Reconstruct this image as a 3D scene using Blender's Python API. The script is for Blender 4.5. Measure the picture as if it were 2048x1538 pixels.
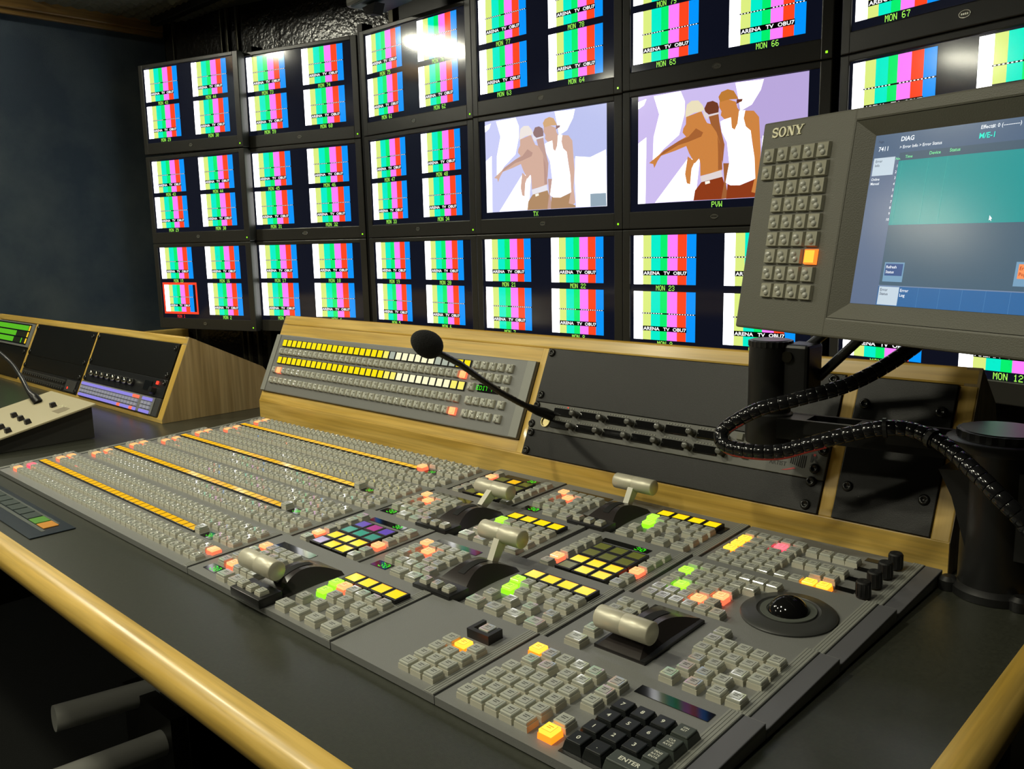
import bpy, bmesh, math, random
from mathutils import Matrix, Vector
from math import radians as R, sin, cos, pi
random.seed(7)
for o in list(bpy.data.objects): bpy.data.objects.remove(o)
SC = bpy.context.scene
COL = SC.collection

# ------------------------------------------------------------------ camera, world, exposure
cam = bpy.data.cameras.new('camera'); cam.sensor_width = 36.0; cam.lens = 1711.97*36/2048
cam.clip_start = .02; cam.clip_end = 50
camo = bpy.data.objects.new('camera', cam); COL.objects.link(camo)
_r = Vector((.725, .6884, -.0214)); _u = Vector((-.0968, .1326, .9864)); _f = Vector((-.6819, .7131, -.1627))
camo.matrix_world = Matrix(((_r.x, _u.x, -_f.x, 0), (_r.y, _u.y, -_f.y, 0), (_r.z, _u.z, -_f.z, 1.112), (0, 0, 0, 1)))
SC.camera = camo
SC.view_settings.view_transform = 'Standard'; SC.view_settings.look = 'None'
SC.view_settings.gamma = 1; SC.view_settings.exposure = 0.0; SC.view_settings.use_curve_mapping = False
wd = bpy.data.worlds.new('world'); SC.world = wd; wd.use_nodes = True
wd.node_tree.nodes['Background'].inputs[0].default_value = (.5, .55, .5, 1)
wd.node_tree.nodes['Background'].inputs[1].default_value = .02

# ------------------------------------------------------------------ lights of the room
def spot_lamp(name, loc, watt, size, color=(1, .95, .72), blend=.6, angle=150, aim=None):
    l = bpy.data.lights.new(name, 'SPOT'); l.energy = watt; l.color = color; l.shadow_soft_size = size
    l.spot_size = R(angle); l.spot_blend = blend
    o = bpy.data.objects.new(name, l); COL.objects.link(o); o.location = loc
    if aim: o.rotation_euler = (Vector(aim)-Vector(loc)).to_track_quat('-Z', 'Y').to_euler()
    return o
WARM = (1, .96, .74)
for _p, _w in (((-1.05, .10, 1.98), 17), ((-.40, -.20, 1.98), 13), ((-1.75, -.15, 1.98), 18), ((-1.15, -.80, 1.98), 15), ((-2.3, .35, 1.98), 15)):
    spot_lamp('ceiling_downlight', _p, _w*1.4, .04, WARM)

# ------------------------------------------------------------------ materials
MC = {}
def mat(name, col, rough=.5, metal=0, emit=None, es=0, spec=.5, coat=0, bump=0, bscale=200, var=0, vscale=30, alpha=None):
    if name in MC: return MC[name]
    m = bpy.data.materials.new(name); m.use_nodes = True; nt = m.node_tree; b = nt.nodes['Principled BSDF']
    b.inputs['Base Color'].default_value = (*col, 1); b.inputs['Roughness'].default_value = rough
    b.inputs['Metallic'].default_value = metal; b.inputs['Specular IOR Level'].default_value = spec
    b.inputs['Coat Weight'].default_value = coat
    if emit is not None:
        b.inputs['Emission Color'].default_value = (*emit, 1); b.inputs['Emission Strength'].default_value = es
    if bump or var:
        tc = nt.nodes.new('ShaderNodeTexCoord')
    if bump:
        n = nt.nodes.new('ShaderNodeTexNoise'); n.inputs['Scale'].default_value = bscale; n.inputs['Detail'].default_value = 2
        bp = nt.nodes.new('ShaderNodeBump'); bp.inputs['Strength'].default_value = bump; bp.inputs['Distance'].default_value = .002
        nt.links.new(tc.outputs['Object'], n.inputs['Vector']); nt.links.new(n.outputs['Fac'], bp.inputs['Height'])
        nt.links.new(bp.outputs['Normal'], b.inputs['Normal'])
    if var:
        n = nt.nodes.new('ShaderNodeTexNoise'); n.inputs['Scale'].default_value = vscale; n.inputs['Detail'].default_value = 5
        mr = nt.nodes.new('ShaderNodeMapRange'); mr.inputs['From Min'].default_value = .3; mr.inputs['From Max'].default_value = .7
        mr.inputs['To Min'].default_value = 1-var; mr.inputs['To Max'].default_value = 1+var
        vm = nt.nodes.new('ShaderNodeVectorMath'); vm.operation = 'SCALE'; vm.inputs[0].default_value = col
        nt.links.new(tc.outputs['Object'], n.inputs['Vector']); nt.links.new(n.outputs['Fac'], mr.inputs['Value'])
        nt.links.new(mr.outputs[0], vm.inputs['Scale']); nt.links.new(vm.outputs[0], b.inputs['Base Color'])
    MC[name] = m; return m
def wood(name, axis, c1=(.56, .35, .06), c2=(.72, .49, .13), rough=.38):
    m = bpy.data.materials.new(name); m.use_nodes = True; nt = m.node_tree; b = nt.nodes['Principled BSDF']
    tc = nt.nodes.new('ShaderNodeTexCoord'); mp = nt.nodes.new('ShaderNodeMapping')
    sc = [38, 38, 38]; sc[axis] = 2.2; mp.inputs['Scale'].default_value = sc
    n = nt.nodes.new('ShaderNodeTexNoise'); n.inputs['Scale'].default_value = 1; n.inputs['Detail'].default_value = 4; n.inputs['Distortion'].default_value = .9
    n2 = nt.nodes.new('ShaderNodeTexNoise'); n2.inputs['Scale'].default_value = 6; n2.inputs['Detail'].default_value = 3
    mp2 = nt.nodes.new('ShaderNodeMapping'); s2 = [30, 30, 30]; s2[axis] = 1.0; mp2.inputs['Scale'].default_value = s2
    cr = nt.nodes.new('ShaderNodeValToRGB'); cr.color_ramp.elements[0].position = .36; cr.color_ramp.elements[1].position = .62
    cr.color_ramp.elements[0].color = (*c1, 1); cr.color_ramp.elements[1].color = (*c2, 1)
    mx = nt.nodes.new('ShaderNodeMix'); mx.data_type = 'RGBA'; mx.blend_type = 'MULTIPLY'; mx.inputs[0].default_value = .45
    mr = nt.nodes.new('ShaderNodeMapRange'); mr.inputs['From Min'].default_value = .35; mr.inputs['From Max'].default_value = .6
    mr.inputs['To Min'].default_value = .55; mr.inputs['To Max'].default_value = 1.1
    L = nt.links.new
    L(tc.outputs['Object'], mp.inputs[0]); L(mp.outputs[0], n.inputs['Vector']); L(n.outputs['Fac'], cr.inputs[0])
    L(tc.outputs['Object'], mp2.inputs[0]); L(mp2.outputs[0], n2.inputs['Vector']); L(n2.outputs['Fac'], mr.inputs['Value'])
    L(cr.outputs[0], mx.inputs[6]); L(mr.outputs[0], mx.inputs[7]); L(mx.outputs[2], b.inputs['Base Color'])
    b.inputs['Roughness'].default_value = rough; b.inputs['Coat Weight'].default_value = .25; b.inputs['Coat Roughness'].default_value = .2
    return m
def srgb(r, g, b):
    f = lambda c: (c/255/12.92) if c/255 <= .04045 else ((c/255+.055)/1.055)**2.4
    return (f(r), f(g), f(b))
def lit(name, rgb, es=1.0, rough=.12):
    return mat(name, (0.01, .01, .01), rough, emit=srgb(*rgb), es=es)
WX, WY, WZ = wood('oak_along_x', 0), wood('oak_along_y', 1), wood('oak_along_z', 2)
OAKD = wood('oak_trim_dark', 1, (.16, .085, .015), (.26, .15, .035), .5)
GREY = mat('grey_panel_paint', (.185, .188, .180), .42, bump=.12, bscale=900)
GREYL = mat('grey_rail_paint', (.25, .255, .23), .45)
GREYD = mat('dark_grey_plastic', (.05, .05, .047), .4)
BLACK = mat('black_plastic', (.012, .012, .012), .35)
BLACKM = mat('black_satin_metal', (.005, .0048, .0035), .40, spec=.3, bump=.15, bscale=1400)
BLKGLOSS = mat('black_gloss', (.006, .006, .006), .07)
FOAM = mat('black_foam', (.006, .006, .006), .95, bump=.8, bscale=700)
BEIGEB = mat('frosted_key_body', (.56, .54, .44), .35)
CAPM = mat('clear_key_cap', (.52, .53, .46), .05, coat=1)
LENSM = mat('clear_key_lens', (.42, .42, .37), .14, spec=1)
INSETM = mat('key_legend_window', (.42, .43, .39), .12)
INK = mat('black_ink', (.02, .02, .02), .6)
ALU = mat('brushed_aluminium', (.58, .55, .43), .38, metal=.25)
IVORY = mat('ivory_lever', (.62, .60, .50), .4)
BEZEL = mat('monitor_bezel', (.038, .036, .030), .36)
SLOTM = mat('slot_black', (.002, .002, .002), .8)
SCRDARK = mat('screen_dark', (.004, .004, .008), .10, emit=(.0035, .0045, .011), es=1)
LED = lit('led_green', (150, 255, 30), 1.4)
LEDR = lit('led_red', (255, 60, 40), 1.6)
CHROME = mat('polished_metal', (.6, .58, .5), .15, metal=1)
SILVER = mat('silver_paint', (.5, .5, .46), .35, metal=.3)
GRN = lit('green_text', (170, 255, 90), 1.2)
REDT = lit('red_text', (255, 50, 50), 1.0)
WHT = lit('white_text', (255, 255, 255), 1.2)
GDOT = lit('green_dot_text', (60, 255, 10), 1.3)

# ------------------------------------------------------------------ mesh collector
class MB:
    def __init__(s): s.v = []; s.f = []; s.m = []; s.mats = []; s.T = Matrix.Identity(4)
    def mi(s, m):
        if m not in s.mats: s.mats.append(m)
        return s.mats.index(m)
    def add(s, vs, fs, m):
        b = len(s.v); i = s.mi(m)
        s.v += [tuple(s.T @ Vector(v)) for v in vs]; s.f += [tuple(b+k for k in f) for f in fs]; s.m += [i]*len(fs)
    def box(s, x0, x1, y0, y1, z0, z1, m):
        s.add([(x0,y0,z0),(x1,y0,z0),(x1,y1,z0),(x0,y1,z0),(x0,y0,z1),(x1,y0,z1),(x1,y1,z1),(x0,y1,z1)],
              [(3,2,1,0),(4,5,6,7),(0,1,5,4),(1,2,6,5),(2,3,7,6),(3,0,4,7)], m)
    def bbox(s, x0, x1, y0, y1, z0, z1, m, bv=.001, seg=2):
        bm = bmesh.new(); bmesh.ops.create_cube(bm, size=1)
        for v in bm.verts: v.co = Vector((x0+(v.co.x+.5)*(x1-x0), y0+(v.co.y+.5)*(y1-y0), z0+(v.co.z+.5)*(z1-z0)))
        bmesh.ops.bevel(bm, geom=list(bm.edges), offset=bv, segments=seg, profile=.5, affect='EDGES', clamp_overlap=True)
        bm.verts.index_update(); s.add([v.co[:] for v in bm.verts], [[v.index for v in f.verts] for f in bm.faces], m); bm.free()
    def frus(s, x0, x1, y0, y1, z0, z1, ins, m):   # box whose top is smaller
        s.add([(x0,y0,z0),(x1,y0,z0),(x1,y1,z0),(x0,y1,z0),(x0+ins,y0+ins,z1),(x1-ins,y0+ins,z1),(x1-ins,y1-ins,z1),(x0+ins,y1-ins,z1)],
              [(3,2,1,0),(4,5,6,7),(0,1,5,4),(1,2,6,5),(2,3,7,6),(3,0,4,7)], m)
    def quad(s, x0, x1, y0, y1, z, m): s.add([(x0,y0,z),(x1,y0,z),(x1,y1,z),(x0,y1,z)], [(0,1,2,3)], m)
    def prism(s, pts, z0, z1, m, ax='z'):
        n = len(pts)
        def P(a, b, c): return {'z': (a, b, c), 'x': (c, a, b), 'y': (a, c, b)}[ax]
        vs = [P(a, b, z0) for a, b in pts]+[P(a, b, z1) for a, b in pts]
        fs = [tuple(range(n))[::-1], tuple(range(n, 2*n))]+[(i, (i+1) % n, n+(i+1) % n, n+i) for i in range(n)]
        s.add(vs, fs, m)
    def lathe(s, prof, m, c=(0,0,0), seg=24, ax='z'):
        vs = []; fs = []
        for r, z in prof:
            for k in range(seg):
                a = 2*pi*k/seg; p = (r*cos(a), r*sin(a), z)
                if ax == 'x': p = (p[2], p[0], p[1])
                if ax == 'y': p = (p[0], p[2], p[1])
                vs.append((p[0]+c[0], p[1]+c[1], p[2]+c[2]))
        for i in range(len(prof)-1):
            for k in range(seg): fs.append((i*seg+k, i*seg+(k+1) % seg, (i+1)*seg+(k+1) % seg, (i+1)*seg+k))
        if prof[0][0] > 1e-6: fs.append(tuple(range(seg))[::-1])
        if prof[-1][0] > 1e-6: fs.append(tuple(range((len(prof)-1)*seg, len(prof)*seg)))
        s.add(vs, fs, m)
    def tube(s, pts, r, m, seg=12, cap=True):
        pts = [Vector(p) for p in pts]; rr = r if isinstance(r, (list, tuple)) else [r]*len(pts)
        vs = []; fs = []; up = None
        for i, p in enumerate(pts):
            t = (pts[min(i+1, len(pts)-1)]-pts[max(i-1, 0)]).normalized()
            if up is None:
                up = Vector((0, 0, 1)) if abs(t.z) < .9 else Vector((1, 0, 0))
            a = t.cross(up).normalized(); b = a.cross(t).normalized(); up = b
            for k in range(seg):
                g = 2*pi*k/seg; vs.append(tuple(p+rr[i]*(cos(g)*a+sin(g)*b)))
        for i in range(len(pts)-1):
            for k in range(seg): fs.append((i*seg+k, (i+1)*seg+k, (i+1)*seg+(k+1) % seg, i*seg+(k+1) % seg))
        if cap: fs += [tuple(range(seg)), tuple(range((len(pts)-1)*seg, len(pts)*seg))[::-1]]
        s.add(vs, fs, m)
    def text(s, txt, x, y, z, size, m, al='c', sx=1.0, off=0, ext=0):
        vs, fs = glyphs(txt, off, ext)
        xs = [v[0] for v in vs]; ys = [v[1] for v in vs]
        x0, x1 = min(xs), max(xs); y0 = min(ys)
        dx = {'c': (x0+x1)/2, 'l': x0, 'r': x1}[al]
        s.add([(x+(v[0]-dx)*size*sx, y+v[1]*size, z+v[2]*size) for v in vs], fs, m)
    def pix(s, txt, x, y, z, h, m, al='c', asp=.62, fill=.92):
        ph = h/7; pw = h*asp/5; W = (len(txt)*6-1)*pw
        ox = x-W/2 if al == 'c' else x
        for ch in txt:
            for r_, row in enumerate(PIX.get(ch, PIX[' '])):
                k = 0
                while k < 5:
                    if row[k] == '1':
                        e = k
                        while e < 5 and row[e] == '1': e += 1
                        s.quad(ox+k*pw, ox+e*pw-(1-fill)*pw, y+(6-r_)*ph, y+(7-r_)*ph-(1-fill)*ph, z, m); k = e
                    else: k += 1
            ox += 6*pw
    def mesh(s, name):
        me = bpy.data.meshes.new(name); me.from_pydata(s.v, [], s.f)
        for m in s.mats: me.materials.append(m)
        me.polygons.foreach_set('material_index', s.m); me.update(); return me
    def build(s, name, parent=None, smooth=None, T=None):
        return place(s.mesh(name), name, parent, T, smooth)
def place(me, name, parent=None, T=None, smooth=None):
    if smooth: 
        me.shade_smooth(); me.set_sharp_from_angle(angle=R(smooth))
    o = bpy.data.objects.new(name, me); COL.objects.link(o)
    if parent: o.parent = parent
    if T is not None: o.matrix_local = T
    return o
_G = {}
def glyphs(txt, off=0, ext=0):
    k = (txt, off, ext)
    if k in _G: return _G[k]
    c = bpy.data.curves.new('t', 'FONT'); c.body = txt; c.size = 1; c.offset = off; c.extrude = ext; c.resolution_u = 2
    o = bpy.data.objects.new('t', c); COL.objects.link(o)
    bpy.context.view_layer.update()
    me = bpy.data.meshes.new_from_object(o.evaluated_get(bpy.context.evaluated_depsgraph_get()))
    vs = [v.co[:] for v in me.vertices]; fs = [tuple(p.vertices) for p in me.polygons]
    bpy.data.objects.remove(o); bpy.data.curves.remove(c); bpy.data.meshes.remove(me)
    _G[k] = (vs, fs); return _G[k]
PIX = {k: v.split() for k, v in {
 'M': '10001 11011 10101 10101 10001 10001 10001', 'O': '01110 10001 10001 10001 10001 10001 01110',
 'N': '10001 11001 11001 10101 10011 10011 10001', 'T': '11111 00100 00100 00100 00100 00100 00100',
 'X': '10001 10001 01010 00100 01010 10001 10001', 'P': '11110 10001 10001 11110 10000 10000 10000',
 'V': '10001 10001 10001 10001 01010 01010 00100', 'W': '10001 10001 10001 10101 10101 11011 10001',
 'E': '11111 10000 10000 11110 10000 10000 11111', 'D': '11110 10001 10001 10001 10001 10001 11110',
 'I': '01110 00100 00100 00100 00100 00100 01110', '0': '01110 10001 10011 10101 11001 10001 01110',
 '1': '00100 01100 00100 00100 00100 00100 01110', '2': '01110 10001 00001 00110 01000 10000 11111',
 '3': '01110 10001 00001 00110 00001 10001 01110', '4': '00010 00110 01010 10010 11111 00010 00010',
 '5': '11111 10000 11110 00001 00001 10001 01110', '6': '01110 10000 10000 11110 10001 10001 01110',
 '7': '11111 00001 00010 00010 00100 00100 00100', '8': '01110 10001 10001 01110 10001 10001 01110',
 '9': '01110 10001 10001 01111 00001 00001 01110', ' ': '00000 00000 00000 00000 00000 00000 00000'}.items()}
def thing(name, T, label, cat, group=None):
    o = bpy.data.objects.new(name, None); COL.objects.link(o); o.empty_display_size = .02
    o.matrix_world = T if isinstance(T, Matrix) else Matrix.Translation(T)
    o['label'] = label; o['category'] = cat
    if group: o['group'] = group
    return o
def struct(o): o['kind'] = 'structure'; return o

# ------------------------------------------------------------------ room shell
def room():
    m = MB(); m.box(-3.3, 1.4, -2.4, 1.9, -.05, 0, mat('floor_carpet', (.010, .011, .010), .9, bump=.5, bscale=300)); struct(m.build('floor'))
    blue = mat('blue_wall_felt', (.016, .034, .058), .95, bump=.35, bscale=500)
    nt = blue.node_tree; b = nt.nodes['Principled BSDF']; tc = nt.nodes.new('ShaderNodeTexCoord')
    n = nt.nodes.new('ShaderNodeTexNoise'); n.inputs['Scale'].default_value = 3.2; n.inputs['Detail'].default_value = 6; n.inputs['Roughness'].default_value = .62
    cr = nt.nodes.new('ShaderNodeValToRGB'); cr.color_ramp.elements[0].position = .40; cr.color_ramp.elements[1].position = .74
    cr.color_ramp.elements[0].color = (.014, .032, .056, 1); cr.color_ramp.elements[1].color = (.055, .078, .092, 1)
    nt.links.new(tc.outputs['Object'], n.inputs['Vector']); nt.links.new(n.outputs['Fac'], cr.inputs[0]); nt.links.new(cr.outputs[0], b.inputs['Base Color'])
    b.inputs['Sheen Weight'].default_value = .3
    m = MB(); m.box(-3.2, -3.15, -2.35, 1.51, 0, 2.03, blue); struct(m.build('wall_left'))
    m = MB(); m.bbox(-3.15, -3.135, -2.3, 1.50, 1.868, 1.885, OAKD, .002); m.bbox(-3.15, -3.128, -2.3, 1.50, 1.885, 1.925, OAKD, .004); struct(m.build('trim_1'))
    m = MB(); m.bbox(-3.15, -3.125, -2.3, 1.50, .775, .822, WY, .004); m.box(-3.15, -3.14, -2.3, 1.50, 0, .775, mat('wall_low_dark', (.02, .018, .012), .7)); struct(m.build('trim_2'))
    # back wall: dark glossy padded panels, faceted behind the monitors
    gw = mat('black_textured_panel', (.010, .009, .007), .22, bump=.9, bscale=70)
    gp = mat('black_panel_plain', (.016, .013, .008), .45)
    pts = [(-3.2, 1.50), (-2.62, 1.64), (-2.12, 1.74), (-.62, 1.74), (.4, 1.47), (1.4, 1.2)]
    m = MB()
    for (x0, y0), (x1, y1) in zip(pts, pts[1:]):
        m.prism([(x0, y0), (x1, y1), (x1, y1+.06), (x0, y0+.06)], 0, 2.03, gw if x0 in (-2.62, -3.2) else gp)
    struct(m.build('wall_back'))
    # upright metal strips between the panels
    m = MB()
    for x, y, w in ((-3.10, 1.515, .006), (-2.86, 1.572, .007), (-2.835, 1.578, .012), (-2.79, 1.59, .012), (-2.13, 1.725, .02)):
        m.bbox(x, x+w, y, y+.012, .0, 1.924, mat('strip_metal', (.10, .09, .06), .35, metal=.5), .001)
    struct(m.build('trim_3'))
    m = MB(); m.bbox(-3.10, -1.6, 1.44, 1.47, 1.895, 1.925, BLACKM, .003); struct(m.build('trim_4'))
    # ceiling of ribbed grey matting
    cm = mat('ceiling_mat', (.075, .075, .055), .8, bump=.3, bscale=120)
    m = MB(); vs = []; fs = []; nx = 0
    y0, y1, ny = 1.06, 1.56, 24; x0c, x1c, nxx = -3.14, -1.2, 92
    for j in range(ny+1):
        for i in range(nxx+1):
            vs.append((x0c+(x1c-x0c)*i/nxx, y0+(y1-y0)*j/ny, 1.925-.006*((i % 2)) - .006*((j % 2))))
    for j in range(ny):
        for i in range(nxx): a = j*(nxx+1)+i; fs.append((a, a+nxx+1, a+nxx+2, a+1))
    m.add(vs, fs, cm); m.box(-3.2, -.9, 1.06, 1.9, 1.928, 2.03, cm); struct(m.build('ceiling'))
    m = MB(); m.box(-3.2, 1.4, -2.4, 1.9, 2.03, 2.08, mat('ceiling_upper', (.10, .10, .08), .8)); struct(m.build('ceiling_upper'))
    dk = mat('wall_dark_paint', (.045, .045, .038), .6)
    m = MB(); m.box(1.35, 1.4, -2.4, 1.9, 0, 2.03, dk); struct(m.build('wall_right'))
    m = MB(); m.box(-3.2, 1.4, -2.4, -2.35, 0, 2.03, dk); struct(m.build('wall_front'))
room()
def strip_light(x, y0, y1, label, es):
    t = thing('fluorescent_lamp', (x, (y0+y1)/2, 2.03), label, 'lamp', 'fluorescent strips on the ceiling')
    h = (y1-y0)/2
    m = MB(); m.bbox(-.045, .045, -h, h, -.022, -.001, mat('lamp_housing', (.6, .6, .55), .4), .003); m.build('housing', t)
    m = MB(); m.tube([(0, -h+.02, -.032), (0, h-.02, -.032)], .010, mat('lamp_tube_%d' % es, (.9, .9, .8), .4, emit=(1, .97, .78), es=es), 16); m.build('lamp_tube', t)
strip_light(-3.04, .31, .68, 'white fluorescent strip above the desk end, mirrored in the upper monitors', 260)
strip_light(-2.96, -1.20, -.85, 'white fluorescent strip further back along the ceiling', 110)

# ------------------------------------------------------------------ monitor wall
BAR = [(255,255,255), (222,240,130), (0,240,205), (0,240,110), (255,130,255), (255,70,30), (0,150,255)]
BARM = [lit('bar_'+n, c, 1.0) for n, c in zip(('white','yellow','cyan','green','magenta','red','blue'), BAR)]
BARM[0] = lit('bar_white2', (255, 255, 255), 4.0)
BLKS = mat('screen_black_band', (.003, .003, .003), .12)
EDGE = [0, .154, .289, .44, .553, .714, .855, 1]
def tile(m, x0, x1, y0, y1, num, dot=GRN, red=False, z=0):
    if red:
        fr = lit('tally_red_frame', (255, 70, 40), 1.0)
        X0, X1, Y0, Y1 = x0-.001, x1+.012, y0-.0, y1+.002
        t = .008
        m.quad(X0, X1, Y0, Y0+t, z+.0001, fr); m.quad(X0, X1, Y1-t, Y1, z+.0001, fr); m.quad(X0, X0+t, Y0+t, Y1-t, z+.0001, fr); m.quad(X1-t, X1, Y0+t, Y1-t, z+.0001, fr)
        x0, x1, y0, y1 = X0+t, X1-t-.012, Y0+t, Y1-t; dot = REDT
    w, h = x1-x0, y1-y0
    for k in range(7): m.quad(x0+w*EDGE[k], x0+w*EDGE[k+1], y0, y1, z, BARM[k])
    yl = y1-h*.465
    m.quad(x0+w*.14, x1, yl, yl+h*.026, z+.0001, BLKS)
    for k in range(20):
        if k in (8, 9): continue
        a = x0+w*(.16+.042*k); m.quad(a, a+w*.021, yl+h*.005, yl+h*.021, z+.0002, WHT)
    m.quad(x0+w*.155, x0+w*.865, y0+h*.185, y0+h*.285, z+.0001, BLKS)
    m.text('ARENA', x0+w*.165, y0+h*.2, z+.0002, h*.095, WHT, 'l', sx=w/h*.86, off=.02)
    m.text('TV', x0+w*.545, y0+h*.2, z+.0002, h*.095, WHT, 'c', sx=w/h*.86, off=.02)
    m.text('OBU7', x0+w*.86, y0+h*.2, z+.0002, h*.095, WHT, 'r', sx=w/h*.86, off=.02)
    m.pix('MON '+num if len(num) > 1 else 'MON '+num, (x0+x1)/2+w*.02, y0-.0132 if not red else y0-.0215, z+.0001, .0112, dot, asp=.60)
PIC=[
 ('white',[(0.104, 0.015), (0.276, 0.005), (0.304, 0.102), (0.302, 0.212), (0.269, 0.392), (0.165, 0.509), (0.099, 0.634), (0.104, 0.387), (0.14, 0.185)]),
 ('white',[(0.604, 0.006), (0.762, 0.012), (0.747, 0.095), (0.699, 0.208), (0.636, 0.25), (0.623, 0.142)]),
 ('white',[(0.764, 0.48), (0.877, 0.504), (0.994, 0.445), (1, 1.0), (0.767, 0.991), (0.756, 0.707)]),
 ('white',[(0.263, 0.727), (0.326, 0.613), (0.401, 0.631), (0.382, 0.897), (0.365, 0.994), (0.116, 0.996)]),
 ('white',[(0.002, 0.43), (0.056, 0.38), (0.051, 0.999), (0.0, 1)]),
 ('white',[(0, 0.047), (0.056, 0.029), (0.039, 0.083), (0.001, 0.114)]),
 ('skin2',[(0.451, 0.259), (0.509, 0.251), (0.515, 0.319), (0.528, 0.411), (0.548, 0.521), (0.539, 0.683), (0.519, 0.554), (0.471, 0.366)]),
 ('capdark',[(0.424, 0.187), (0.441, 0.137), (0.474, 0.131), (0.503, 0.156), (0.511, 0.193), (0.509, 0.237), (0.451, 0.245), (0.429, 0.215)]),
 ('band',[(0.415, 0.167), (0.433, 0.224), (0.451, 0.247), (0.512, 0.236), (0.514, 0.251), (0.45, 0.263), (0.443, 0.289), (0.421, 0.25)]),
 ('skin',[(0.313, 0.241), (0.407, 0.207), (0.428, 0.278), (0.442, 0.317), (0.464, 0.329), (0.499, 0.406), (0.52, 0.5), (0.533, 0.61), (0.538, 0.737), (0.531, 0.746), (0.406, 0.779), (0.404, 0.668), (0.397, 0.621), (0.37, 0.664), (0.334, 0.567), (0.316, 0.5), (0.243, 0.533), (0.156, 0.564), (0.132, 0.609), (0.11, 0.673), (0.103, 0.634), (0.075, 0.622), (0.116, 0.579), (0.173, 0.519), (0.268, 0.447), (0.314, 0.416), (0.292, 0.376), (0.296, 0.34), (0.312, 0.305)]),
 ('skin',[(0.326, 0.594), (0.371, 0.646), (0.351, 0.708), (0.343, 0.847), (0.322, 0.836), (0.31, 0.751)]),
 ('shade',[(0.375, 0.352), (0.419, 0.395), (0.408, 0.43), (0.328, 0.465), (0.267, 0.484), (0.188, 0.54), (0.14, 0.572), (0.173, 0.519), (0.268, 0.447), (0.329, 0.419)]),
 ('shade',[(0.506, 0.444), (0.523, 0.518), (0.533, 0.619), (0.538, 0.733), (0.513, 0.739), (0.511, 0.589)]),
 ('capwhite',[(0.309, 0.195), (0.317, 0.132), (0.346, 0.105), (0.387, 0.11), (0.412, 0.153), (0.424, 0.189), (0.409, 0.211), (0.363, 0.213), (0.308, 0.245)]),
 ('band',[(0.406, 0.784), (0.531, 0.741), (0.539, 0.801), (0.413, 0.837)]),
 ('trouser',[(0.413, 0.835), (0.539, 0.801), (0.555, 0.875), (0.539, 0.997), (0.365, 0.996), (0.374, 0.906)]),
 ('skin',[(0.514, 0.147), (0.567, 0.139), (0.609, 0.166), (0.619, 0.22), (0.633, 0.249), (0.625, 0.354), (0.606, 0.404), (0.589, 0.384), (0.583, 0.312), (0.544, 0.301), (0.523, 0.266), (0.527, 0.231), (0.513, 0.193)]),
 ('skin',[(0.664, 0.252), (0.712, 0.262), (0.742, 0.32), (0.748, 0.443), (0.756, 0.619), (0.748, 0.794), (0.76, 0.946), (0.733, 0.982), (0.705, 0.951), (0.72, 0.836), (0.722, 0.659), (0.697, 0.426), (0.663, 0.377), (0.656, 0.315)]),
 ('skin2',[(0.543, 0.683), (0.578, 0.687), (0.562, 0.867), (0.575, 0.991), (0.535, 0.997), (0.551, 0.848)]),
 ('vest',[(0.629, 0.248), (0.664, 0.248), (0.656, 0.315), (0.669, 0.387), (0.697, 0.426), (0.706, 0.525), (0.722, 0.659), (0.729, 0.837), (0.643, 0.885), (0.587, 0.88), (0.559, 0.853), (0.578, 0.687), (0.563, 0.505), (0.532, 0.411), (0.522, 0.32), (0.544, 0.305), (0.583, 0.294), (0.589, 0.384), (0.606, 0.404), (0.622, 0.353)]),
 ('trouser',[(0.571, 0.868), (0.587, 0.88), (0.643, 0.885), (0.724, 0.844), (0.709, 0.951), (0.76, 0.973), (0.763, 0.996), (0.564, 0.997)]),
 ('cap',[(0.508, 0.105), (0.525, 0.066), (0.561, 0.051), (0.596, 0.071), (0.617, 0.125), (0.623, 0.146), (0.567, 0.14), (0.517, 0.151)]),
 ('capdark',[(0.615, 0.147), (0.648, 0.15), (0.645, 0.17), (0.612, 0.186)]),
 ('glint',[(0.435, 0.832), (0.464, 0.826), (0.466, 0.849), (0.438, 0.858)]),
 ('chip',[(0.876, 0.867), (0.995, 0.869), (0.999, 0.998), (0.878, 0.996)]),
]

def picture(m, x0, x1, y0, y1, vivid, z=0):
    cols = {'bg': (205, 208, 250), 'white': (250, 250, 255), 'skin': (214, 176, 158), 'skin2': (196, 160, 150), 'shade': (190, 152, 140),
            'capdark': (150, 120, 118), 'band': (235, 232, 240), 'capwhite': (240, 232, 226), 'trouser': (178, 140, 104), 'vest': (248, 248, 255),
            'cap': (214, 172, 128), 'glint': (255, 250, 235), 'chip': (150, 170, 185), 'bg2': (190, 196, 240)}
    if vivid: cols.update({'skin': (206, 132, 66), 'skin2': (160, 96, 52), 'shade': (166, 98, 50), 'capdark': (112, 58, 38), 'trouser': (142, 58, 24),
                           'cap': (190, 124, 52), 'band': (226, 214, 214), 'capwhite': (236, 224, 190), 'bg': (206, 190, 240), 'bg2': (186, 168, 220)})
    w, h = x1-x0, y1-y0
    mt = lambda k: lit('pic_%s_%d' % (k, vivid), cols[k], 2.2 if k in ('white', 'vest') else 1.0)
    m.quad(x0, x1, y0, y1, z, mt('bg')); m.quad(x0+w*.62, x1, y0+h*.5, y1, z+.00005, mt('bg2'))
    for i, (c, poly) in enumerate(PIC):
        if c == 'chip' and vivid: continue
        vs = [(x0+w*a, y1-h*b, z+.0001+.00004*i) for a, b in poly]
        m.add(vs, [tuple(range(len(vs)))[::-1]], mt(c))
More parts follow.
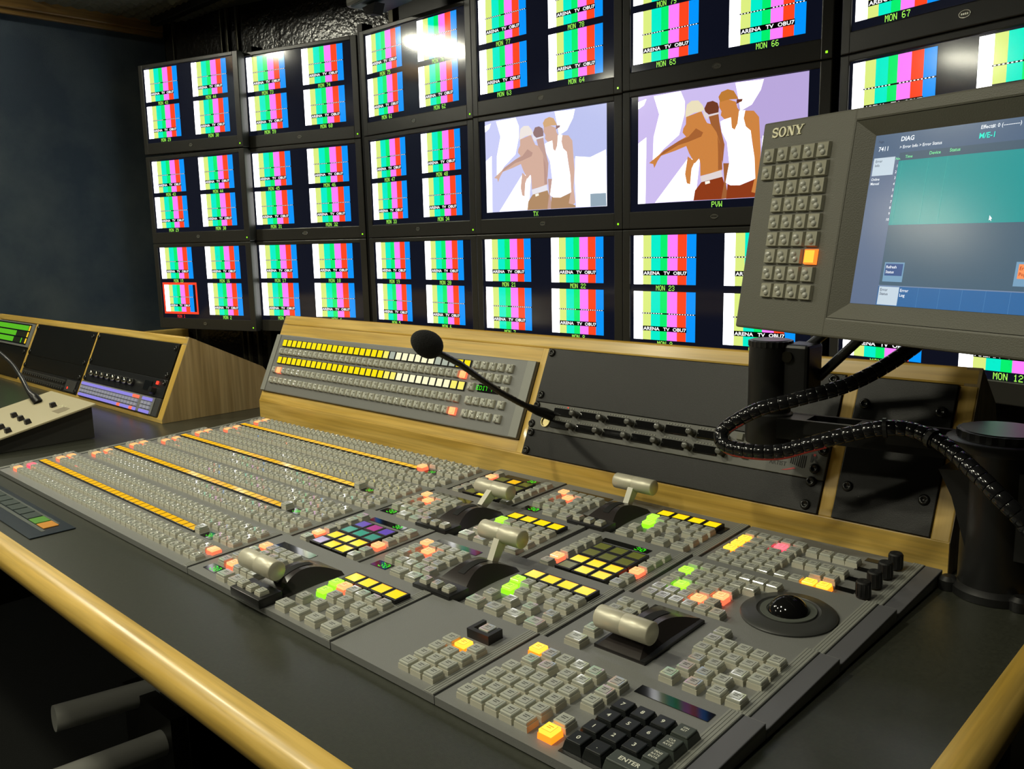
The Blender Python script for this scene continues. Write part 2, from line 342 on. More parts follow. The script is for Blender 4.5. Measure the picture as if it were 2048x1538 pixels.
# shared meshes: case, logo, led
cm_ = MB(); W0, W1, H0, H1 = -.2345, .2345, -.1675, .1295; S0, S1, T0, T1 = -.2145, .2105, -.1295, .1165
for a in ((W0, S0, H0, H1), (S1, W1, H0, H1)): cm_.bbox(a[0], a[1], a[2], a[3], -.022, 0, BEZEL, .0022)
cm_.bbox(S0-.002, S1+.002, H0, T0, -.022, 0, BEZEL, .0022); cm_.bbox(S0-.002, S1+.002, T1, H1, -.022, 0, BEZEL, .0022)
cm_.bbox(W0+.002, W1-.002, H0+.002, H1-.002, -.035, -.012, BEZEL, .004); cm_.bbox(-.15, .15, -.12, .08, -.065, -.034, BEZEL, .008)
CASE = cm_.mesh('monitor_case')
lm_ = MB(); ring = []
for k in range(25):
    a = 2*pi*k/24; ring.append((.0095*cos(a), .0058*sin(a), .0004))
lm_.tube(ring[:-1]+[ring[0]], .0007, CHROME, 6, False); lm_.prism([(.0085*cos(2*pi*k/24), .005*sin(2*pi*k/24)) for k in range(24)], 0, .0003, mat('logo_plate', (.16, .155, .13), .4)); 
for k in range(4): lm_.box(-.006+k*.0032, -.0038+k*.0032, -.0014, .0016, .0003, .0006, CHROME)
LOGO = lm_.mesh('logo')
pl_ = MB(); pl_.bbox(-.0022, .0022, -.0022, .0022, -.0005, .0008, LED, .0008); PLED = pl_.mesh('power_led')
COLS = [(-2.811, 1.413, 14.9), (-2.391, 1.563, 16.2), (-1.901, 1.617, .1), (-1.417, 1.607, 1.2), (-.939, 1.605, 1.2), (-.46, 1.546, -13.9)]
NUMS = {(1,1): '43 44 29 30', (1,2): '43 44 29 30', (1,3): '15 16 1 2', (2,1): '73 74 59 60', (2,2): '45 46 31 32', (2,3): '17 18 3 4',
        (3,1): '75 76 61 62', (3,2): '47 48 33 34', (3,3): '19 20 5 6', (4,1): '77 78 63 64', (4,3): '21 22 7 8', (5,1): '79 80 65 66',
        (5,3): '23 24 9 10', (6,1): '81 82 67 68', (6,2): '51 52 37 38', (6,3): '25 26 11 12'}
ROWN = {1: 'top', 2: 'middle', 3: 'bottom'}; CN = {1: 'far left', 2: 'second', 3: 'third', 4: 'fourth', 5: 'fifth', 6: 'right-hand'}
for c, (X, Y, yaw) in enumerate(COLS, 1):
    for r in (1, 2, 3):
        T = Matrix.Translation((X, Y, 1.305+.2985*(2-r))) @ Matrix.Rotation(R(yaw), 4, 'Z') @ Matrix.Rotation(R(90), 4, 'X')
        if (c, r) == (1, 1): T = T @ Matrix.Translation((0, .004, 0)) @ Matrix.Rotation(R(-.6), 4, 'Z')
        if (c, r) == (4, 2): lab = 'black widescreen monitor showing pale picture of three men, captioned TX'
        elif (c, r) == (5, 2): lab = 'black widescreen monitor showing vivid picture of three men, captioned PVW'
        elif (c, r) == (6, 2): lab = 'colour bar monitor partly hidden behind the touch screen panel, middle row'
        else:
            n = NUMS[(c, r)].split()
            vis = n[2:] if (c, r) != (6, 3) else ['12']
            lab = 'black monitor with colour bars captioned MON %s, %s row, %s column' % (' and '.join(vis) if len(vis) > 1 else vis[0], ROWN[r], CN[c])
            if (c, r) == (1, 3): lab = 'black colour bar monitor with one red-framed tile, bottom of far left column'
        t = thing('wall_monitor', T, lab, 'monitor', 'monitors of the curved monitor wall')
        place(CASE, 'case', t, smooth=None)
        m = MB(); m.quad(S0, S1, T0, T1, -.0035, SCRDARK)
        if (c, r) in ((4, 2), (5, 2)):
            picture(m, -.195, .1893, -.113, .1155, 1 if c == 5 else 0, -.0030)
            m.pix('TX' if c == 4 else 'PVW', -.028 if c == 4 else -.0, -.1275, -.0029, .0115, GRN, asp=.62)
        else:
            n = NUMS[(c, r)].split()
            xs = ((-.208, -.0485), (.0207, .1794)); ys = ((.0064, .1124), (-.1146, -.0085))
            if r == 3: xs = ((-.2057, -.0468), (.020, .1785)); ys = ((.0085, .1163), (-.1153, -.0071))
            for i in range(4):
                tile(m, *xs[i % 2], *ys[i//2], n[i], red=(c, r, i) == (1, 3, 2), z=-.0030)
        m.build('screen', t)
        place(LOGO, 'logo', t, Matrix.Translation((-.004, -.1465, 0))); place(PLED, 'power_led', t, Matrix.Translation((.2225, -.155, 0)))
# black filler posts beside the angled columns
t = thing('monitor_rack', (-1.6, 1.66, 0), 'black steel frame standing behind and carrying the monitor wall', 'rack')
for x, y in ((-2.15, 1.65), (-.685, 1.66), (-1.17, 1.69), (-2.62, 1.56)):
    m = MB(); m.box(x+1.6-.012, x+1.6+.012, y-1.66-.02, y-1.66+.02, 0, 1.76, BLACKM); m.build('upright_post', t)
for z in (.83, 1.72):
    m = MB(); m.box(-.55, .93, .035, .05, z, z+.03, BLACKM); m.build('cross_bar', t)

# ------------------------------------------------------------------ desk
t = thing('control_desk', (-1.6, .3, 0), 'dark grey laminate control desk with rounded oak edge rail', 'desk')
LAM = mat('desk_laminate', (.036, .038, .028), .30, spec=.8, bump=.06, bscale=1200, var=.15, vscale=260)
D = Matrix.Translation((1.6, -.3, 0))
m = MB(); m.T = D; m.box(-3.12, -.170, .322, 1.14, .714, .7415, LAM); m.build('desktop', t)
def railprof(a, b, s=1):   # rounded outside, flat top at .743
    pts = [(a, .705), (a, .7435)]; w = b-a
    for k in range(9):
        g = pi/2-pi*k/8; pts.append((b-.016*(1 if w > 0 else -1)+.016*cos(g)*(1 if w > 0 else -1), .7265+.017*sin(g)))
    return pts
m = MB(); m.T = D; m.prism(railprof(.322, .2945), -3.12, -.146, WX, 'x'); o = m.build('front_rail', t, smooth=40)
m = MB(); m.T = D; m.prism([(x, z) for x, z in railprof(-.170, -.1445)], .31, 1.14, WY, 'y'); m.build('end_rail', t, smooth=40)
m = MB(); m.T = D; m.box(-3.1, -.2, .95, .97, .0, .713, mat('desk_modesty', (.012, .012, .012), .6)); m.build('modesty_panel', t)
for x in (-3.05, -1.7, -.3):
    m = MB(); m.T = D; m.box(x, x+.05, .72, .94, 0, .713, BLACKM); m.build('leg', t)

# ------------------------------------------------------------------ consoles (hutches) of oak
CA, SA = cos(R(66)), sin(R(66))
def faceM(x0, y0, z0): return Matrix(((1, 0, 0, x0), (0, CA, -SA, y0), (0, SA, CA, z0), (0, 0, 0, 1)))
def hutch(x0, x1, y0, ybend, top, openings, label, back, stl, str_):
    """x0..x1 width, face from (y0, ybend) up 'top' along 66 deg; openings = list of (u0,u1); stl/str_ side board faces"""
    t = thing('oak_console', (x0, y0, .742), label, 'console')
    F = faceM(0, 0, ybend-.742); L = x1-x0
    lo, hi = openings['v']
    m = MB(); m.T = F; m.bbox(0, L, hi, top, -.022, 0, WX, .003); m.build('top_rail', t)
    if ybend > .745:
        m = MB(); m.prism([(0, 0), (0, ybend-.742), (lo*CA, ybend-.742+lo*SA), (.02+lo*CA, ybend-.742+lo*SA), (.02, 0)], 0, L, WX, 'x'); m.build('lower_board', t)
    else:
        m = MB(); m.T = F; m.box(0, L, 0, lo, -.02, 0, WX); m.build('lower_board', t)
    u = openings['u']; k = 0
    for (fa, fb, fv0, fv1) in openings.get('fill', []):
        m = MB(); m.T = F; m.bbox(fa, fb, fv0, fv1, -.022, 0, WX, .0008); m.build('filler_board', t)
    for a, b in zip([0]+[q[1] for q in u], [q[0] for q in u]+[L]):
        if b-a < .0012: continue
        m = MB(); m.T = F; m.bbox(a, b, lo if k not in (0, len(u)) else 0, hi, -.022, .0003, WY if 0 else wood_v, .0015); m.build('upright', t); k += 1
    m = MB(); ty, tz = top*CA, ybend-.742+top*SA
    prof = [(.001, 0), (.001, ybend-.742), (ty, tz)]+back
    m.prism([(a, b) for a, b in prof], -.0, .016, OAKSIDE, 'x'); m.build('side_panel', t)
    m = MB(); m.prism([(a, b) for a, b in prof], L-.016, L+.0005, OAKSIDE, 'x'); m.build('side_panel', t)
    m = MB(); b = [(ty, tz)]+back
    m.prism([(ty-.0, tz), (back[0][0], back[0][1]), (back[0][0], back[0][1]-.015), (ty+.01, tz-.02)], .016, L-.016, WX, 'x')
    m.box(.016, L-.016, back[0][0]-.015, back[0][0], 0, back[0][1]-.01, BLACKM); m.build('back_panel', t)
    m = MB(); m.T = F; m.box(.018, L-.018, lo, hi, -.06, -.055, SLOTM); m.build('inner_baffle', t)
    return t
def face_wood(name, c1, c2, rough=.4):
    # grain running up the tilted face
    m = bpy.data.materials.new(name); m.use_nodes = True; nt = m.node_tree; b = nt.nodes['Principled BSDF']
    tc = nt.nodes.new('ShaderNodeTexCoord'); mp = nt.nodes.new('ShaderNodeMapping'); mp.inputs['Rotation'].default_value = (R(-66), 0, 0)
    mp2 = nt.nodes.new('ShaderNodeMapping'); mp2.inputs['Scale'].default_value = (90, 3, 60)
    n = nt.nodes.new('ShaderNodeTexNoise'); n.inputs['Detail'].default_value = 3; n.inputs['Scale'].default_value = 1
    cr = nt.nodes.new('ShaderNodeValToRGB'); cr.color_ramp.elements[0].position = .35; cr.color_ramp.elements[1].position = .65
    cr.color_ramp.elements[0].color = (*c1, 1); cr.color_ramp.elements[1].color = (*c2, 1)
    for a, c in ((tc.outputs['Object'], mp.inputs[0]), (mp.outputs[0], mp2.inputs[0]), (mp2.outputs[0], n.inputs['Vector']), (n.outputs['Fac'], cr.inputs[0]), (cr.outputs[0], b.inputs['Base Color'])): nt.links.new(a, c)
    b.inputs['Roughness'].default_value = rough; b.inputs['Coat Weight'].default_value = .2
    return m
wood_v = face_wood('oak_up_face', (.56, .35, .06), (.72, .49, .13))
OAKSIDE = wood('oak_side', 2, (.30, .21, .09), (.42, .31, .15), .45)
MC_ = -1.7015
hutch(MC_, -.2725, .9655, .7803, .200, {'v': (.0015, .178), 'u': [(.0025, .7825), (.7965, 1.281), (1.298, 1.409)], 'fill': [(.002, .783, .0015, .0222), (.002, .783, .1532, .178)]},
      'long oak equipment console tilted behind the vision switcher', [(.142, .172), (.152, .146), (.152, 0)], 0, 0)
hutch(-3.12, -1.808, .790, .7500, .190, {'v': (.002, .172), 'u': [(.03, .363), (.387, .820), (.836, 1.289)]},
      'lower oak equipment console at the far left of the desk', [(.251, .096), (.264, .080), (.246, 0)], 0, 0)

FM = lambda x0, z=.0: faceM(x0, .9655, .7803) @ Matrix.Translation((0, 0, z))
FL = lambda x0, z=.0: faceM(x0, .790, .7500) @ Matrix.Translation((0, 0, z))
# screw mesh
sm = MB(); sm.lathe([(.0064, 0), (.0064, .0012), (.0052, .003), (.003, .0036), (.0028, .002), (0, .002)], mat('screw_black', (.03, .03, .028), .25, metal=.6), seg=16); SCREW = sm.mesh('screw'); SCREW.shade_smooth()
def rack_panel(name, T, w, v0, v1, label, screws, m_=BLACKM, grp=None, cat='rack panel', z=.003):
    t = thing(name, T, label, cat, grp)
    m = MB(); m.bbox(0, w, v0, v1, -.002, z, m_, .0008); m.build('plate', t)
    for u, v in screws: place(SCREW, 'screw', t, Matrix.Translation((u, v, z)))
    return t
G = 'black blank rack panels'
rack_panel('blank_rack_panel', FM(-.9045), .4835, .0885, .1775, 'wide black blank plate above the intercom strip, main console', [(.009, .170), (.009, .100), (.470, .170), (.470, .100)], grp=G)
rack_panel('blank_rack_panel', FM(-.9045), .4835, .002, .0425, 'narrow black blank plate below the intercom strip, main console', [(.009, .042-.004), (.009, .009), (.469, .040), (.468, .011)], grp=G)
rack_panel('blank_rack_panel', FM(-.4032), .1105, .002, .1775, 'small black blank plate at the right end of main console', [(.012, .144), (.098, .144), (.012, .042), (.098, .042)], grp=G)
# intercom strip
ip = mat('intercom_grey', (.085, .085, .072), .45)
t = rack_panel('intercom_panel', FM(-.9045), .4835, .043, .088, 'grey intercom strip with two rows of dark key displays', [(.006, .052), (.007, .082), (.470, .056), (.476, .080)], ip, cat='intercom panel', z=.0035)
m = MB()
m.lathe([(.0088, 0), (.0088, .003), (.0074, .003), (.0070, .001), (0, .001)], mat('brass_ring', (.5, .42, .2), .25, metal=1), (.034, .0585, .0035), 24); m.build('headset_socket', t)
kd = MB(); kd.bbox(-.0195, .0165, -.0058, .0058, 0, .0028, BLKGLOSS, .001); KD = kd.mesh('key_display')
kn = MB(); kn.lathe([(.0050, 0), (.0046, .014), (.0038, .0148), (0, .0148)], mat('smoke_knob', (.10, .10, .09), .12), seg=16); KN = kn.mesh('knob'); KN.shade_smooth()
for k in range(6):
    for j, v in ((0, .0765), (1, .0565)):
        u = .065+k*.0512-j*.001
        place(KD, 'key_display', t, Matrix.Translation((u, v, .0035))); place(KN, 'knob', t, Matrix.Translation((u+.0245, v, .0035)))
m = MB()
for k in range(6):
    for j, v in ((0, .0840), (1, .0642)):
        for q in range(8): m.box(.047+k*.0512+q*.0048, .0488+k*.0512+q*.0048, v, v+.0013, .0035, .0042, mat('printed_mark', (.25, .25, .20), .5))
m.box(.070, .0715, .0845, .086, .0042, .0048, LEDR)
m.build('printed_marks', t); m = MB()
for k in range(13): m.box(.398+k*.0026, .3993+k*.0026, .077, .077+.006-.003*abs(k-6)/6, .0035, .0038, SLOTM)
for k in range(8): m.box(.438+k*.0026, .4393+k*.0026, .054+.004*abs(k-6)/6, .070, .0035, .0038, SLOTM)
m.build('speaker_grille', t); m = MB()
m.text('ARTIST', .422, .0535, .0038, .0075, INK, sx=.95, off=.01)
m.add([(.428, .0478, .0039), (.444, .0535, .0039), (.447, .0520, .0039), (.434, .0482, .0039)], [(0, 1, 2, 3)], mat('print_red', (.45, .03, .03), .5))
m.text('R', .468, .0635, .0038, .0135, INK, sx=1.2, off=.04)
m.quad(.4655, .4685, .071, .074, .0040, mat('print_red', (.45, .03, .03), .5))
m.build('logo_print', t)
km = MB(); km.frus(-.0048, .0048, -.0048, .0048, 0, .004, .0008, mat('clear_small_key', (.2, .2, .17), .08, coat=1)); KM = km.mesh('push_key')
for u, v in ((.365, .081), (.380, .0805), (.362, .059), (.377, .058)): place(KM, 'push_key', t, Matrix.Translation((u, v, .0035)))

# gooseneck microphone on the intercom strip
t = thing('gooseneck_microphone', (-.865, .9936, .8436), 'black gooseneck microphone with oval foam head on intercom strip', 'microphone')
T_ = Matrix.Translation((.865, -.9936, -.8436))
neck = [(-.8650, .9936, .8436), (-.8640, .975, .8515), (-.8636, .9584, .8573), (-.8613, .9171, .8762), (-.8605, .8742, .8991), (-.8617, .8357, .9238), (-.8648, .8009, .9484), (-.8687, .7699, .9654), (-.8720, .757, .9740)]
m = MB(); m.T = T_; m.tube(neck[:3]+[(-.8625, .937, .8670)], [.0085, .0082, .0068, .0052], BLACK, 16); m.build('connector', t, smooth=60)
pts = []
for a, b in zip(neck[2:], neck[3:]):
    for k in range(10): pts.append(tuple(Vector(a).lerp(Vector(b), k/10)))
m = MB(); m.T = T_; m.tube(pts, [.0043+.0005*(i % 2) for i in range(len(pts))], BLACK, 12); m.build('gooseneck', t, smooth=30)
hd = MB(); prof = []
for k in range(17):
    a = pi*k/16; prof.append((max(0, .0185*sin(a)*(1+.10*cos(a))), -.0245*cos(a)))
hd.lathe(prof, FOAM, seg=28)
ax = (Vector(neck[-1])-Vector(neck[-3])).normalized()
q = ax.to_track_quat('Z', 'Y').to_matrix().to_4x4()
hd.build('foam_head', t, smooth=80, T=T_ @ Matrix.Translation(Vector((-.8745, .7500, .9810))) @ q)

# ------------------------------------------------------------------ keys
def keymesh(nm, wx, wy, h, kind, dome=False):
    m = MB()
    if kind == 'off': b, c, i, k = BEIGEB, CAPM, INSETM, INK
    else:
        side, top, ink = {'orange': ((255,92,60), (255,176,110), (255,110,60)), 'amber': ((255,120,20), (255,205,60), (255,140,20)), 'green': ((120,220,20), (170,255,60), (60,150,10)),
                          'red': ((255,50,80), (255,110,120), (220,40,60))}[kind]
        b = lit('key_side_'+kind, side, 2.0); c = lit('key_top_'+kind, top, 1.5); i = lit('key_win_'+kind, tuple(min(255, x+12) for x in top), 1.5); k = lit('key_ink_'+kind, ink, 1)
    x, y = wx/2, wy/2
    m.frus(-x, x, -y, y, 0, h*.62, .0003, b)
    if dome:
        m.frus(-x+.0006, x-.0006, -y+.0006, y-.0006, h*.62, h*.86, .0006, c)
        if kind == 'off':
            for q_ in (-.23, .25): m.lathe([(.0031*sin(pi/2*(6-g)/6), h*.86+.0020*(1-cos(pi/2*g/6)) if 0 else h*.86+.0020*sin(pi/2*g/6)) for g in range(7)], LENSM, (q_*wx*.5, q_*wy, 0), 10)
        h = h*.86
    else:
        m.bbox(-x+.0007, x-.0007, -y+.0007, y-.0007, h*.58, h, c, .0006, 1)
    if not dome: m.quad(-x+.0026, x-.0026, -y+.0026, y-.0026, h+.00005, i)
    t = .0004; a, d = x-.0024, y-.0024
    for q in ((-a, a, -d, -d+t), (a-t, a, -d, d)): m.quad(q[0], q[1], q[2], q[3], h+.0001, k)
    if not dome:
        for q in range(2): m.quad(-x*.42, x*.35-q*.0012, y*.22-q*.0021, y*.22-q*.0021+.0008, h+.0001, k)
    return m.mesh(nm)
KEYS = {}
def key(size, kind):
    if (size, kind) not in KEYS:
        wx, wy, h = {'s': (.0138, .0138, .008), 'w': (.0185, .0150, .008), 'x': (.0148, .0128, .0078), 'a': (.0150, .0135, .007), 't': (.0125, .0125, .005), 'p': (.0112, .0112, .005)}[size]
        KEYS[(size, kind)] = keymesh('key_button', wx, wy, h, kind, size in 'xa')
        if size in 'xa': KEYS[(size, kind)].shade_smooth(); KEYS[(size, kind)].set_sharp_from_angle(angle=R(35))
    return KEYS[(size, kind)]
def put_keys(t, keys, nmax=100):
    """keys: (u, v, size, kind[, z]); the nearest nmax become parts, the rest one stuff part"""
    W = t.matrix_world; cp = Vector((0, 0, 1.112))
    ks = sorted(keys, key=lambda k: (W @ Vector((k[0], k[1], 0))-cp).length)
    for k in ks[:nmax]:
        o = place(key(k[2], k[3]), 'key_button', t, Matrix.Translation((k[0], k[1], k[4] if len(k) > 4 else 0)))
        if k[3] != 'off': o['label'] = {'orange': 'key lit orange', 'amber': 'key lit amber', 'green': 'key lit green', 'red': 'key lit pink red'}[k[3]]
    rest = ks[nmax:]
    if rest:
        m = MB()
        for k in rest:
            me = key(k[2], k[3]); m.T = Matrix.Translation((k[0], k[1], 0)); mats = list(me.materials)
            by = {}
            for p in me.polygons: by.setdefault(p.material_index, []).append(tuple(p.vertices))
            vs = [v.co[:] for v in me.vertices]
            for mi_, fs in by.items(): m.add(vs, fs, mats[mi_])
        o = m.build('key_button', t); o['kind'] = 'stuff'; o['label'] = 'remaining small clear keys'
def dotdisp(t, x0, x1, y0, y1, txt=None, tx=None, h=.008, z=.0006):
    m = MB(); m.box(x0, x1, y0, y1, -.001, z, BLKGLOSS)
    if txt: m.pix(txt, tx if tx is not None else (x0+x1)/2, (y0+y1)/2-h/2, z+.0002, h, GDOT, asp=.7, fill=.7)
    m.build('dot_display', t)

# AUX bus panel in the console face
t = thing('aux_bus_panel', FM(-1.698, .001), 'grey key panel with two yellow display rows in the main console', 'control panel')
m = MB(); m.bbox(0, .7785, .0225, .1530, -.002, .006, GREY, .002); m.build('plate', t)
for a_, b_ in ((0, .0165), (.7600, .7785)):
    m = MB(); m.bbox(a_, b_, .0235, .152, .006, .0075, GREYL, .001); m.build('side_cheek', t)
YT = {'y': lit('legend_yellow', (255, 226, 0), 1.05), 'o': lit('legend_amber', (252, 190, 14), 1.0), 'p': lit('legend_glare_pale', (255, 250, 205), 1.0), 'c': lit('legend_glare_cream', (255, 240, 110), 1.0),
      'g': lit('legend_glare_grey', (190, 198, 180), .8), 'd': mat('legend_dark', (.06, .06, .02), .15, emit=srgb(88, 92, 30), es=.8), 's': lit('legend_teal', (40, 160, 130), .8), 'b': lit('legend_violet', (110, 80, 190), .8), 'm': lit('legend_magenta', (190, 60, 140), .8), 'l': lit('legend_lilac', (165, 150, 190), .9)}
def legend(w, h, k, z=.0035, rim=.0016):
    kk = ('L', w, h, k)
    if kk not in KEYS:
        m = MB(); m.bbox(-w/2, w/2, -h/2, h/2, 0, z, BLACK, .0006); m.quad(-w/2+rim, w/2-rim, -h/2+rim, h/2-rim, z+.0001, YT[k])
        if k == 'y' and w > .02:
            m.quad(-w/2+rim, w/2-rim, h/2-rim-.0008, h/2-rim, z+.0002, lit('legend_edge', (255, 160, 0), 1))
        KEYS[kk] = m.mesh('legend_display')
    return KEYS[kk]
for row, v in ((0, .134), (1, .095)):  # pale, cream and grey tiles: lamp reflection on yellow tiles, put into the colour
    for k in range(32):
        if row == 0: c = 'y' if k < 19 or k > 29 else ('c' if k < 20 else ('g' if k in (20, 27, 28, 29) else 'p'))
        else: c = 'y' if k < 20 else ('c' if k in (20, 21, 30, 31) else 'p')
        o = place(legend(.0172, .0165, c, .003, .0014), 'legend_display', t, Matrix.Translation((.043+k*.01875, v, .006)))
ks = []
for k in range(32):
    ks.append((.041+k*.01875, .1150, 'a', 'orange' if k == 31 else 'off', .006))
    ks.append((.035+k*.0189, .0720, 'a', 'orange' if k == 1 else 'off', .006)); ks.append((.035+k*.0189, .0490, 'a', 'orange' if k == 31 else 'off', .006))
for v in (.1350, .1160): ks += [(u, v, 'a', 'off', .006) for u in (.648, .667, .687, .706, .727)]
ks += [(.649, .096, 'a', 'off', .006), (.727, .096, 'a', 'off', .006)]
for v in (.072, .0485): ks += [(u, v, 'a', 'off', .006) for u in (.652, .670, .689, .706, .729)]
W = t.matrix_world; cp = Vector((0, 0, 1.112)); ks.sort(key=lambda k: (W @ Vector((k[0], k[1], 0))-cp).length)
for k in ks[:100]:
    o = place(key(k[2], k[3]), 'key_button', t, Matrix.Translation((k[0], k[1], .006)))
    if k[3] != 'off': o['label'] = 'key lit orange'
m = MB()
for k in ks[100:]:
    me = key(k[2], k[3]); m.T = Matrix.Translation((k[0], k[1], .006)); by = {}
    for p in me.polygons: by.setdefault(p.material_index, []).append(tuple(p.vertices))
    for mi_, fs in by.items(): m.add([v.co[:] for v in me.vertices], fs, me.materials[mi_])
o = m.build('key_button', t); o['kind'] = 'stuff'
m = MB(); m.box(.664, .714, .089, .103, .006, .0068, BLKGLOSS); m.pix('EDIT PVW', .689, .0925, .0070, .0075, GDOT, asp=.82, fill=.75); m.build('dot_display', t)

# ------------------------------------------------------------------ vision switcher modules
SL = .006/.1265
def modM(x, y): return Matrix.Translation((x, y, .75)) @ Matrix.Rotation(math.atan(SL), 4, 'X')
def base(t, w, d, railw=.0115, left_rail=False, right_edge=False):
    m = MB(); z1 = -.0074
    m.add([(0, 0, 0), (w, 0, 0), (w, d, 0), (0, d, 0), (0, 0, z1), (w, 0, z1), (w, d, z1-SL*d), (0, d, z1-SL*d)],
          [(0, 1, 2, 3), (7, 6, 5, 4), (0, 4, 5, 1), (1, 5, 6, 2), (2, 6, 7, 3), (3, 7, 4, 0)], GREY)
    m.build('module_plate', t)
    def rib(a, b):
        m = MB()
        m.bbox(a, b, .0005, d-.0005, 0, .0010, GREYL, .0004)
        n = 4
        for k in range(n): x = a+(b-a)*(k+.5)/n; m.box(x-.0008, x+.0008, .001, d-.001, .0008, .0013, GREYL)
        m.box(b, b+.0009, .0005, d-.0005, 0, .0006, SLOTM); m.build('ribbed_rail', t)
    if railw: rib(w-railw-(.018 if right_edge else .0012), w-(.018 if right_edge else .0012))
    if left_rail: rib(.003, .013)
    if right_edge:
        m = MB(); m.bbox(w-.017, w+.0005, .0005, d-.0005, -.004, .0004, mat('edge_trim_grey', (.11, .11, .12), .35), .0008); m.build('edge_trim', t)

def xpt(i):
    x0 = [-1.630, -1.632, -1.636, -1.641][i]; y = .419+.1277*i; w = -.9275-x0
    t = thing('crosspoint_module', modM(x0, y), ['crosspoint key bank nearest the desk edge, four key rows', 'second crosspoint key bank from the desk edge', 'third crosspoint key bank from the desk edge', 'rearmost crosspoint key bank, against the oak console'][i], 'switcher module', 'crosspoint key banks of the switcher')
    base(t, w, .1268, left_rail=True)
    dx = -.9275-.7025-x0
    ks = []
    for r, v in enumerate((.0205, .0415, .0885, .1065)):
        for k in range(34):
            kind = 'orange' if k == 1 and not (i == 0 and r == 1) else ('red' if k == 1 else 'off')
            ks.append((.0345+k*.01690+dx*(1-k/33), v, 'x', kind))
        for q, u in enumerate((.613, .632, .650, .671, .6885)):
            ks.append((u+dx*0, v, 'x', 'orange' if (i, r, q) == (0, 1, 4) else 'off'))
    ks.append((.6035, .0690, 's', 'orange' if i == 3 else 'off'))
    for u in (.652, .671, .6885): ks.append((u, .0690, 'x', 'off'))
    put_keys(t, ks)
    for k in range(34):
        place(legend(.0165, .0125, 'o', .003, .0009), 'legend_display', t, Matrix.Translation((.0325+k*.01690+dx*(1-k/33), .0665, 0)))
    dotdisp(t, .614, .642, .0605, .0755, '30', .628, .008)
for i in range(4): xpt(i)

# transition modules with fader lever
def fader(t, u0, u1, v0, v1, peak, hv, hh, pad=True, hl=.062, hr=.0105):
    """body: pad in front, arched dome with slot, lever and T handle; hv, hh = handle centre along v and height"""
    m = MB(); uc = (u0+u1)/2
    n = 14; vs = []; fs = []
    a0 = v0+(.022 if pad else 0); 
    for k in range(n+1):
        f = k/n; v = a0+(v1-a0)*f; h = .0035+peak*(sin(pi*min(1, f*1.02))**.9 if 0 < f < .98 else 0)
        hw = (u1-u0)/2*(1-.12*sin(pi*f)); tw = hw-.0035-.55*h*(.9 if pad else 1.0)
        vs += [(uc-hw, v, 0), (uc-tw, v, h), (uc+tw, v, h), (uc+hw, v, 0)]
    for k in range(n):
        for q in range(3): a = k*4+q; fs.append((a, a+1, a+5, a+4))
    fs += [(3, 2, 1, 0), (n*4, n*4+1, n*4+2, n*4+3)]
    m.add(vs, fs, mat('fader_cover', (.030, .025, .024), .26))
    if pad: m.bbox(u0-.001, u1+.001, v0-.005, a0+.001, 0, .0105, BLACK, .0012)
    else: m.bbox(u0, u1, v0, v1, 0, .0035, BLACK, .001)
    m.build('fader_cover', t, smooth=35)
    m = MB(); vs = []; fs = []
    for k in range(3, n-3 if pad else n-2):
        f = k/n; v = a0+(v1-a0)*f; h = .0041+peak*sin(pi*min(1, f*1.02))**.9; vs += [(uc-.0048, v, h), (uc+.0048, v, h)]
    for k in range(len(vs)//2-1): fs.append((k*2, k*2+1, k*2+3, k*2+2))
    m.add(vs, fs, SLOTM); m.build('lever_slot', t)
    f = (hv*.62+ (a0+v1)/2*.38 - a0)/(v1-a0); f = min(.82, max(.2, f)); bv_ = a0+(v1-a0)*f; bh = .002+peak*sin(pi*f)**.9
    d = Vector((0, hv-bv_, hh-bh)); L = d.length; d.normalize(); s = Vector((0, d.z, -d.y))
    m = MB(); vs = []
    for p, wd in ((Vector((uc, bv_, bh)), .0048), (Vector((uc, hv, hh)), .0075)):
        for sx, ss in ((-1, -1), (1, -1), (1, 1), (-1, 1)): vs.append(tuple(p+Vector((sx*.0042, 0, 0))+s*ss*wd))
    m.add(vs, [(3, 2, 1, 0), (4, 5, 6, 7), (0, 1, 5, 4), (1, 2, 6, 5), (2, 3, 7, 6), (3, 0, 4, 7)], IVORY); m.build('fader_lever', t)
    m = MB(); h2 = hl/2
    m.lathe([(hr*.90, -h2), (hr, -h2+.001), (hr, -.0003), (hr*.985, 0), (hr, .0003), (hr, h2-.001), (hr*.90, h2)], ALU, (uc, hv, hh), 32, 'x'); m.build('t_bar_handle', t, smooth=50)
    if pad:
        for u in (-.0175, 0, .0175): place(key('p', 'off'), 'key_button', t, Matrix.Translation((uc+u, v0+.006, .0105)))
TLAB = ['transition fader unit nearest the desk edge, bar pulled forward', 'transition fader unit beside the small display pad, second row, bar pushed back', 'transition fader unit next to third crosspoint bank, bar pushed back', 'transition fader unit in the rear row against the console, bar pushed back']
TX_ = [-.926, -.785, -.938, -.794]; TH = [(.0175, .0345), (.1045, .0365), (.113, .0275), (.1045, .0335)]
YF = [.419, .5515, .684, .8165]; TW = [.285, .289, .288, .298]
